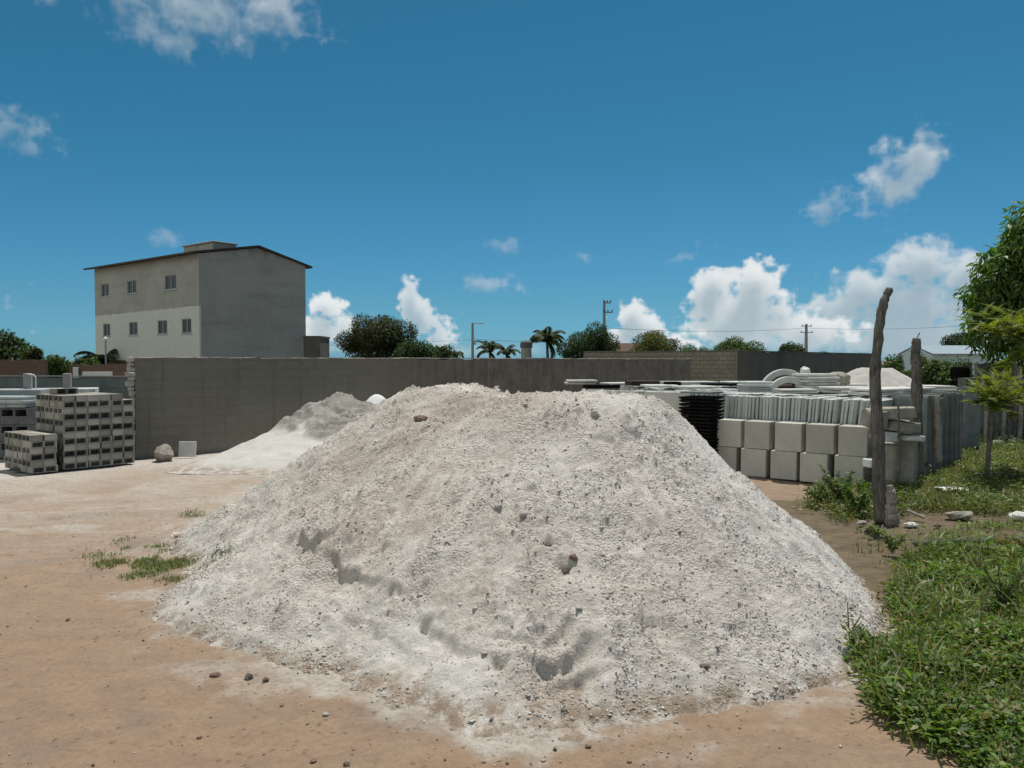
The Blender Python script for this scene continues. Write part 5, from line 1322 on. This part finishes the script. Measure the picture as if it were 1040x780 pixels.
def palm(px, ytop, d, nf, fl, label, seed, name='coconut_palm', dead=2):
    rnd = random.Random(seed); b = P(px, 366, d); top = P(px, ytop, d).z; o = thing(name, label, 'palm', (b.x, b.y, 0))
    ch = top - fl * .55
    MB().tube([(0, 0, 0), (.15, 0, ch * .5), (.05, 0, ch)], [.24, .17, .14], 9, .1, seed).build('trunk', M_bark, o, smooth=True)
    Ps, Ts, Ns, Ls = [], [], [], []; st = MB()
    for i in range(nf):
        az = 2 * math.pi * i / nf + rnd.uniform(-.25, .25); el = math.radians(rnd.uniform(25, 88) if i >= dead else -30); L = fl * rnd.uniform(.85, 1.1)
        p = Vector((.05, 0, ch)); pts = [p.copy()]; n = 12; e = el
        for k in range(n):
            e -= math.radians(4.5 + .7 * k); p = p + Vector((math.cos(az) * math.cos(e), math.sin(az) * math.cos(e), math.sin(e))) * L / n; pts.append(p.copy())
        st.tube(pts, [.035 - .0025 * k for k in range(n + 1)], 5)
        for k in range(1, n + 1):
            t = (pts[k] - pts[k - 1]).normalized(); s = Vector((-math.sin(az), math.cos(az), 0))
            for j in range(5):
                q = pts[k - 1].lerp(pts[k], j / 5)
                for sg in (-1, 1):
                    dirv = (s * sg + t * .55 + Vector((0, 0, -.35 - .5 * rnd.random()))).normalized()
                    Ps.append(q[:]); Ts.append(dirv[:]); Ns.append((t.cross(s) * 1)[:]); Ls.append(fl * .30 * (1 - abs(k / n - .45)) * rnd.uniform(.8, 1.1))
    r2 = np.random.default_rng(seed); Ls = np.array(Ls)
    V, Fc = leaf_quads(np.array(Ps), np.array(Ts), np.array(Ns) + r2.normal(0, .2, (len(Ps), 3)), Ls, np.full(len(Ls), fl * .045), .1, .3)
    col = pal_colors(len(Ps), r2, [(.04, .065, .025), (.055, .085, .03), (.08, .09, .035)])
    st.build('frond_stems', M_bark, o); mesh_np('fronds', V, Fc, ML_soft, parent=o, color=col)
palm(555, 332, 92, 17, 2.9, 'coconut palm with ragged fronds left of the dense dome tree', 3)
palm(497, 346, 92, 12, 2.3, 'low palm just right of the slim street lamp', 4); palm(514, 349, 94, 12, 2.2, 'low palm between the street lamp and the tank column', 5)
palm(462, 352, 80, 10, 1.6, 'tiny palm tips showing over the wall just left of the street lamp', 8)
palm(104, 350, 58, 9, 2.3, 'palm with one long frond poking out left of the tall building', 6)

# the large glossy tree at the right edge
bx_, by_ = P(1082, 366, 21.0).x, 21.0
bt = thing('mango_tree', 'large dense tree with drooping glossy leaves filling the right edge', 'tree', (bx_, by_, 0))
rnd = random.Random(9); lobes = []
for i in range(46):
    a = rnd.uniform(0, 6.28); u = rnd.uniform(-.95, .98); s = math.sqrt(1 - u * u) ** .7; k = rnd.uniform(.55, .88); r = rnd.uniform(.4, .75)
    lobes.append(((math.cos(a) * s * 2.75 * k, math.sin(a) * s * 2.6 * k, 4.15 + u * 2.25 * k), (r, r, r * 1.0)))
lobes += [((-2.15, -.5, 4.4), (.6, .6, .6)), ((-1.9, -.9, 3.3), (.7, .6, .7)), ((-1.4, -1.1, 2.6), (.7, .6, .6)), ((-.8, -1.2, 3.6), (.8, .6, .8)), ((-2.0, -.6, 3.9), (.75, .7, .8)), ((-1.6, -.9, 4.9), (.7, .7, .7)), ((-2.1, -.3, 2.9), (.6, .7, .8)), ((-1.2, -.6, 5.6), (.7, .7, .6)), ((-.5, -.5, 6.05), (.8, .7, .5)), ((-1.9, -.8, 2.2), (.5, .6, .5))]
crown_mesh('crown', bt, lobes, 26000, .23, [(.06, .13, .025), (.10, .185, .035), (.04, .085, .018), (.15, .24, .05)], ML_dark, 9, droop=.75, aspect=.30, spread=.45, inner=.45)
t_ = MB(); t_.tube([(0, 0, -.1), (.1, 0, 1.0), (0, .1, 2.2)], [.30, .24, .2], 12, .12, 4)
for (c, r) in lobes[::3]: t_.tube([(0, .1, 2.0), Vector(c) * .5 + Vector((0, 0, 1.0)), c], [.13, .08, .03], 7, .1, 4)
t_.build('trunk', M_bark, bt, smooth=True)

def feather_tree(name, label, base, trunk_pts, tips, nf, fl, seed, pal):
    """light tree with pinnate sprays: fronds of paired leaflets along branches"""
    rnd = random.Random(seed); o = thing(name, label, 'tree', base); t = MB(); b = Vector(base)
    tp = [Vector(p) - b for p in trunk_pts]; t.tube(tp, [.045 - .025 * i / (len(tp) - 1) for i in range(len(tp))], 9, .15, seed)
    Ps, Ts, Ns, Ls, Cs = [], [], [], [], []
    for tip in tips:
        e = Vector(tip) - b; s = tp[-1].lerp(tp[-2], rnd.random() * .6); m = s.lerp(e, .5) + Vector((0, 0, .12))
        br = [s.lerp(m, k / 5).lerp(m.lerp(e, k / 5), k / 5) for k in range(6)]
        t.tube(br, [.016, .014, .012, .010, .008, .005], 6)
        for i in range(nf):
            f = .25 + .75 * (i + rnd.random()) / nf; k = min(int(f * 5), 4); p0 = br[k].lerp(br[k + 1], f * 5 - k)
            az = rnd.uniform(0, 6.28); d = Vector((math.cos(az), math.sin(az), rnd.uniform(-.05, .5))); d = (d + (e - s).normalized() * .7).normalized()
            L = fl * rnd.uniform(.6, 1.1); n = 11; p = p0.copy(); lum = rnd.uniform(.7, 1.3)
            for k2 in range(n):
                d = (d + Vector((0, 0, -.045))).normalized(); q = p + d * L / n; side = d.cross(Vector((0, 0, 1))).normalized()
                for sg in (-1, 1):
                    for w in (0, .5):
                        Ps.append(p.lerp(q, w)[:]); Ts.append((side * sg + d * .45 + Vector((0, 0, -.18))).normalized()[:]); Ns.append((side.cross(d))[:]); Ls.append(L * .20 * (1.15 - k2 / n) * rnd.uniform(.8, 1.15)); Cs.append(lum)
                p = q
    r2 = np.random.default_rng(seed); Ls = np.array(Ls)
    V, Fc = leaf_quads(np.array(Ps), np.array(Ts), np.array(Ns) + r2.normal(0, .25, (len(Ps), 3)), Ls, Ls * .30, .08)
    col = pal_colors(len(Ps), r2, pal) * np.repeat(np.array(Cs), 4)[:, None]
    t.build('trunk', M_wooddark, o, smooth=True); mesh_np('leaves', V, Fc, ML_feather, parent=o, color=col)
pal_f = [(.15, .21, .022), (.20, .25, .03), (.10, .16, .02), (.24, .26, .045)]
T = 12.7
tr = [P(1002, 492, T), P(1004, 460, T), P(1007, 425, T), P(1010, 408, T)]
tips = [P(x, y, T + dy) for x, y, dy in ((984, 398, -.1), (992, 390, .3), (1002, 384, -.3), (1014, 380, .2), (1026, 384, -.2), (1040, 388, .3), (1052, 396, 0), (990, 410, .4), (1006, 404, -.6), (1022, 402, .5), (1036, 408, -.4), (1048, 414, .2), (1060, 405, -.3), (1018, 392, -.7), (1034, 396, .8), (1012, 418, -.4), (1030, 422, .3))]
feather_tree('feathery_sapling', 'yellow green feathery sapling on a thin dark trunk in the weeds', tuple(G(1002, 492)), [G(1002, 492)] + tr[1:], tips, 15, .36, 21, pal_f)
T = 14.0; b0_ = P(1075, 366, T); base = (b0_.x, b0_.y, 0)
tr = [Vector(base), P(1070, 420, T), P(1062, 370, T), P(1056, 345, T)]
tips = [P(x, y, T + dy) for x, y, dy in ((978, 322, 0), (986, 316, .3), (984, 334, -.3), (1000, 318, .2), (1000, 330, -.4), (1014, 314, .3), (1016, 324, -.2), (1030, 316, .5), (1032, 330, -.4), (1046, 320, 0), (1052, 340, .6), (1024, 344, .2), (1038, 356, -.4), (1028, 364, .3), (1044, 372, 0), (1060, 330, -.3), (1020, 372, .3), (1036, 340, .1), (1050, 362, -.5))]
feather_tree('feathery_tree', 'feathery yellow green tree reaching in from the right before the glossy tree', base, tr, tips, 13, .42, 22, pal_f)

# weeds and grass
def inside(x, y, poly):
    c = np.zeros(x.shape, bool); n = len(poly)
    for i in range(n):
        (x0, y0), (x1, y1) = poly[i], poly[i - 1]
        m = ((y0 > y) != (y1 > y)) & (x < (x1 - x0) * (y - y0) / (y1 - y0 + 1e-12) + x0); c ^= m
    return c
def soft_inside(x, y, poly, r, rnd, seed):
    """polygon with a frayed edge"""
    jx = r * fbm(x * 2.1, y * 2.1, seed, 4) * 2 + rnd.normal(0, r * .35, x.shape); jy = r * fbm(x * 2.1 + 9, y * 2.1, seed + 5, 4) * 2 + rnd.normal(0, r * .35, x.shape)
    return inside(x + jx, y + jy, poly)
def ground_z(x, y):
    return np.maximum(ground_h(x, y), np.where((np.abs(x) < 4.3) & (y < 11), heap_z(x, y), -1))
def weeds(name, label, poly, n_plants, seed, leaf, height, per, pal, edge=.12, dens=None, blades=0, blade_l=.25, blade_pal=None, mat=None, asp=.42, bw=1.0):
    rnd = np.random.default_rng(seed); poly = [(p[0], p[1]) for p in poly]; A_ = np.array(poly)
    lo, hi = A_.min(0) - .2, A_.max(0) + .2
    def scatter(n):
        x = rnd.uniform(lo[0], hi[0], n * 4); y = rnd.uniform(lo[1], hi[1], n * 4); k = soft_inside(x, y, poly, edge, rnd, seed)
        if dens is not None: k &= rnd.random(len(x)) < dens(x, y)
        return x[k][:n], y[k][:n]
    x, y = scatter(n_plants); m = len(x)
    hgt = height * (.45 + .75 * sstep(-.35, .45, fbm(x * 2.2, y * 2.2, seed + 1, 3))) * rnd.uniform(.6, 1.25, m)
    tone = np.clip(1 + .45 * fbm(x * 1.5, y * 1.5, seed + 2, 4), .55, 1.6)
    X = np.repeat(x, per); Y = np.repeat(y, per); Hh = np.repeat(hgt, per); To = np.repeat(tone, per); q = len(X)
    a = rnd.uniform(0, 6.28, q); rr = rnd.uniform(0, 1, q) ** .7 * .075; zz = Hh * rnd.uniform(.1, 1, q)
    px_ = X + np.cos(a) * rr; py_ = Y + np.sin(a) * rr
    Pb = np.stack([px_, py_, ground_z(px_, py_) + zz], -1)
    T = np.stack([np.cos(a), np.sin(a), rnd.uniform(-.15, .75, q)], -1) + rnd.normal(0, .25, (q, 3)); N = np.array((0, 0, 1.0)) + rnd.normal(0, .4, (q, 3))
    L = leaf * rnd.uniform(.5, 1.35, q); V, Fc = leaf_quads(Pb, T, N, L, L * asp); col = pal_colors(q, rnd, pal) * np.repeat(To, 4)[:, None]
    if blades:
        x, y = scatter(blades); m = len(x); a = rnd.uniform(0, 6.28, m); lean = rnd.uniform(.1, .9, m)
        d = np.stack([np.cos(a) * lean, np.sin(a) * lean, np.ones(m)], -1); L = blade_l * rnd.uniform(.4, 1.2, m)
        b = np.stack([x, y, ground_z(x, y)], -1); md = b + nrm(d) * (L * .55)[:, None]; d2 = d + np.stack([np.cos(a), np.sin(a), -np.ones(m) * .8], -1) * lean[:, None]
        tp = md + nrm(d2) * (L * .45)[:, None]; s = np.stack([-np.sin(a), np.cos(a), np.zeros(m)], -1); w = bw * (.0035 + .004 * rnd.random(m))[:, None]
        BV = np.stack([b - s * w, b + s * w, md + s * w, md - s * w, tp + s * w * .15, tp - s * w * .15], 1).reshape(-1, 3)
        k = (np.arange(m) * 6)[:, None]; BF = np.concatenate([k + np.array([[0, 1, 2, 3]]), k + np.array([[3, 2, 4, 5]])]) + len(V)
        bc = pal_colors(m, rnd, blade_pal or pal, None, 6); V = np.concatenate([V, BV]); Fc = np.concatenate([Fc, BF]); col = np.concatenate([col, bc])
    return tag(mesh_np(name, V, Fc, mat or ML_grass, color=col), label, kind='stuff')
P_weed = [(.095, .18, .028), (.13, .23, .038), (.055, .11, .02), (.18, .28, .06), (.20, .26, .06)]
P_grass = [(.10, .16, .03), (.15, .20, .05), (.20, .19, .075), (.07, .12, .025)]
P_dry = [(.15, .17, .055), (.11, .16, .04), (.22, .19, .09), (.08, .13, .03), (.27, .22, .12)]
near_poly = [G(*q) for q in ((884, 708), (878, 672), (908, 640), (914, 592), (904, 570), (932, 561), (1000, 559), (1090, 553), (1160, 620), (1180, 800), (1010, 788), (955, 757), (890, 722))]
weeds('weeds', 'lush green broad leaved weeds covering the lower right corner', near_poly, 4600, 51, .055, .10, 11, P_weed + P_weed[:3] + [(.26, .21, .11), (.20, .20, .07)], .055,
      dens=lambda x, y: .10 + .9 * sstep(-.16, .14, fbm(x * 1.9, y * 1.9, 88, 4)), blades=6500, blade_l=.15, blade_pal=P_grass)
weeds('weeds', 'taller grassy stalks and dry stems standing among the lush green weeds', near_poly, 230, 57, .13, .24, 9, P_weed[:4] + P_dry[:3], .05, asp=.13,
      dens=lambda x, y: sstep(-.05, .3, fbm(x * 1.3, y * 1.3, 98, 3)), blades=1100, blade_l=.34, blade_pal=P_dry + P_grass)
fray_poly = [G(*q) for q in ((868, 722), (880, 680), (905, 560), (1090, 545), (1190, 820), (990, 800), (930, 770), (860, 735))]
weeds('grass', 'sparse thin grass fraying out around the green weeds', fray_poly, 500, 52, .04, .05, 6, P_grass, .16, blades=2600, blade_l=.16, blade_pal=P_dry, dens=lambda x, y: .15 + .5 * sstep(0, .4, fbm(x * 3, y * 3, 89, 3)))
mid_poly = [G(*q) for q in ((826, 506), (842, 484), (884, 486), (932, 474), (985, 462), (1080, 446), (1080, 524), (1000, 520), (925, 522), (880, 524), (850, 530), (818, 516))]
weeds('undergrowth', 'mixed green and straw coloured undergrowth around the fence posts', mid_poly, 6500, 53, .055, .19, 8, P_weed[:3] + P_dry, .22,
      dens=lambda x, y: .2 + .8 * sstep(-.3, .15, fbm(x * 1.1, y * 1.1, 90, 4)), blades=9000, blade_l=.24, blade_pal=P_dry)
fringe = [G(*q) for q in ((848, 540), (905, 540), (985, 530), (1080, 522), (1080, 552), (930, 556), (885, 560))]
weeds('weeds', 'scattered small weeds on the bare strip above the fallen pole', fringe, 420, 54, .05, .10, 8, P_weed + P_dry[:2], .2, dens=lambda x, y: .05 + .6 * sstep(.05, .4, fbm(x * 1.6, y * 1.6, 95, 4)), blades=900, blade_l=.14, blade_pal=P_dry)
back_poly = [G(*q) for q in ((985, 462), (1110, 448), (1110, 412), (1000, 408), (975, 440))]
weeds('grass', 'bright green grass beyond the sapling up to the stake fence', back_poly, 4500, 55, .09, .22, 6, [(.08, .15, .03), (.11, .18, .04), (.13, .17, .05)], .3, blades=6000, blade_l=.3, blade_pal=P_grass)
left_poly = [G(*q) for q in ((80, 560), (105, 548), (150, 546), (180, 556), (184, 572), (165, 582), (120, 580), (88, 570))]
weeds('grass', 'patch of low green grass on the tan dirt left of the heap', left_poly, 260, 56, .022, .02, 6, [(.08, .13, .03), (.10, .15, .04), (.14, .15, .06)], .16, bw=.5, blades=4200, blade_l=.05, blade_pal=P_grass,
      dens=lambda x, y: sstep(-.18, .22, fbm(x * 3.2, y * 2.6, 57, 4)))
for i, (px, py, r, n, lab) in enumerate(((222, 566, .12, 26, 'small clump of grass in the notch between the heap lobes'), (180, 589, .12, 30, 'tiny grass tuft just left of the front heap lobe'), (100, 563, .16, 16, 'thin grass tuft at the left end of the grass patch'), (193, 522, .12, 25, 'tiny grass tuft behind the grass patch on the heap edge'))):
    c = on_heap(px, py); rnd2 = np.random.default_rng(60 + i)
    th = np.linspace(0, 6.28, 9)[:-1]; pol = [(c[0] + math.cos(a) * r * 1.5, c[1] + math.sin(a) * r) for a in th]
    o = weeds('grass_tuft', lab, pol, n, 61 + i, .025, .03, 6, [(.08, .13, .03), (.10, .15, .04)], .06, bw=.5, blades=n * 8, blade_l=.055, blade_pal=P_grass); tag(o, lab, kind='stuff')
# single plants
def plant(name, label, px, py, h, r, n, leaf, pal, seed, d=None, cat='plant', stems=6, asp=.4, z0=0.0):
    b = G(px, py) if d is None else P(px, py, d); rnd = np.random.default_rng(seed); o = thing(name, label, cat, (b.x, b.y, 0 if d is None else b.z)); st = MB(); pts = []
    for i in range(stems):
        a = rnd.uniform(0, 6.28); e = Vector((math.cos(a) * r * rnd.uniform(.3, 1), math.sin(a) * r * rnd.uniform(.3, 1), h * rnd.uniform(.6, 1.05))); m = Vector((e.x * .35, e.y * .35, e.z * .55))
        st.tube([(0, 0, 0), m, e], [.007, .005, .003], 5)
        for k in range(n // stems):
            f = rnd.uniform(.2, 1); q = (Vector((0, 0, 0)).lerp(m, f)).lerp(m.lerp(e, f), f); pts.append(q[:])
    pts = np.array(pts); m = len(pts); T = rnd.normal(0, 1, (m, 3)) * np.array((1, 1, .5)) + np.array((0, 0, .25)); N = np.array((0, 0, 1.)) + rnd.normal(0, .5, (m, 3)); L = leaf * rnd.uniform(.6, 1.3, m)
    V, Fc = leaf_quads(pts, T, N, L, L * asp)
    st.build('stems', M_wooddark, o); mesh_np('leaves', V, Fc, ML_grass, parent=o, color=pal_colors(m, rnd, pal))
P_sage = [(.12, .155, .075), (.09, .13, .055), (.16, .19, .10)]
plant('shrub', 'grey green shrub in front of the lower concrete cubes', 853, 512, .52, .30, 700, .065, P_sage, 1, cat='shrub', stems=12)
plant('shrub', 'darker shrub between the grey green shrub and the tallest post', 872, 522, .42, .26, 600, .06, P_weed[:3], 2, cat='shrub', stems=12)
plant('shrub', 'leafy shrub at the left end of the weeds beside the heap flank', 832, 512, .28, .26, 420, .055, P_sage + P_weed[:2], 3, cat='shrub', stems=10)
plant('weed', 'small leafy weed on bare soil at the right foot of the heap', 906, 562, .22, .13, 170, .05, P_weed, 4, stems=7)
plant('weed', 'small yellowish weed on bare soil before the bleached stump', 892, 545, .13, .14, 120, .045, P_weed[3:], 5, stems=7)
plant('vine', 'bright green vine climbing the thin stick between the posts', 912, 478, .85, .10, 170, .085, [(.12, .19, .03), (.16, .23, .04), (.09, .15, .025)], 6, stems=5)
plant('weed', 'yellowish broad leaved plant at the foot of the weathered slabs', 966, 466, .50, .28, 130, .16, [(.20, .18, .04), (.12, .15, .035), (.26, .19, .05)], 7, stems=7)
plant('weed', 'rust tinted weed at the foot of the second thick post', 928, 488, .40, .28, 380, .06, P_dry + P_weed[:2], 8, stems=10)
plant('weed', 'tall grassy weed at the right edge among the lush weeds', 1018, 622, .40, .22, 260, .11, P_weed, 9, stems=12, asp=.16)
plant('weed', 'thin dark sprig leaning out over the right foot of the heap', 862, 655, .26, .16, 30, .045, P_weed[:3], 10, stems=5, asp=.2)
plant('weed', 'dry brown weed at the right end of the fallen pole', 1030, 562, .16, .18, 160, .07, [(.28, .20, .12), (.20, .13, .075), (.33, .26, .17)], 11, stems=10, asp=.2)
plant('shrub', 'dark tangled shrub at the foot of the yard corner', 982, 452, .55, .35, 700, .075, G_dark + P_dry[:2], 12, cat='shrub', stems=14)
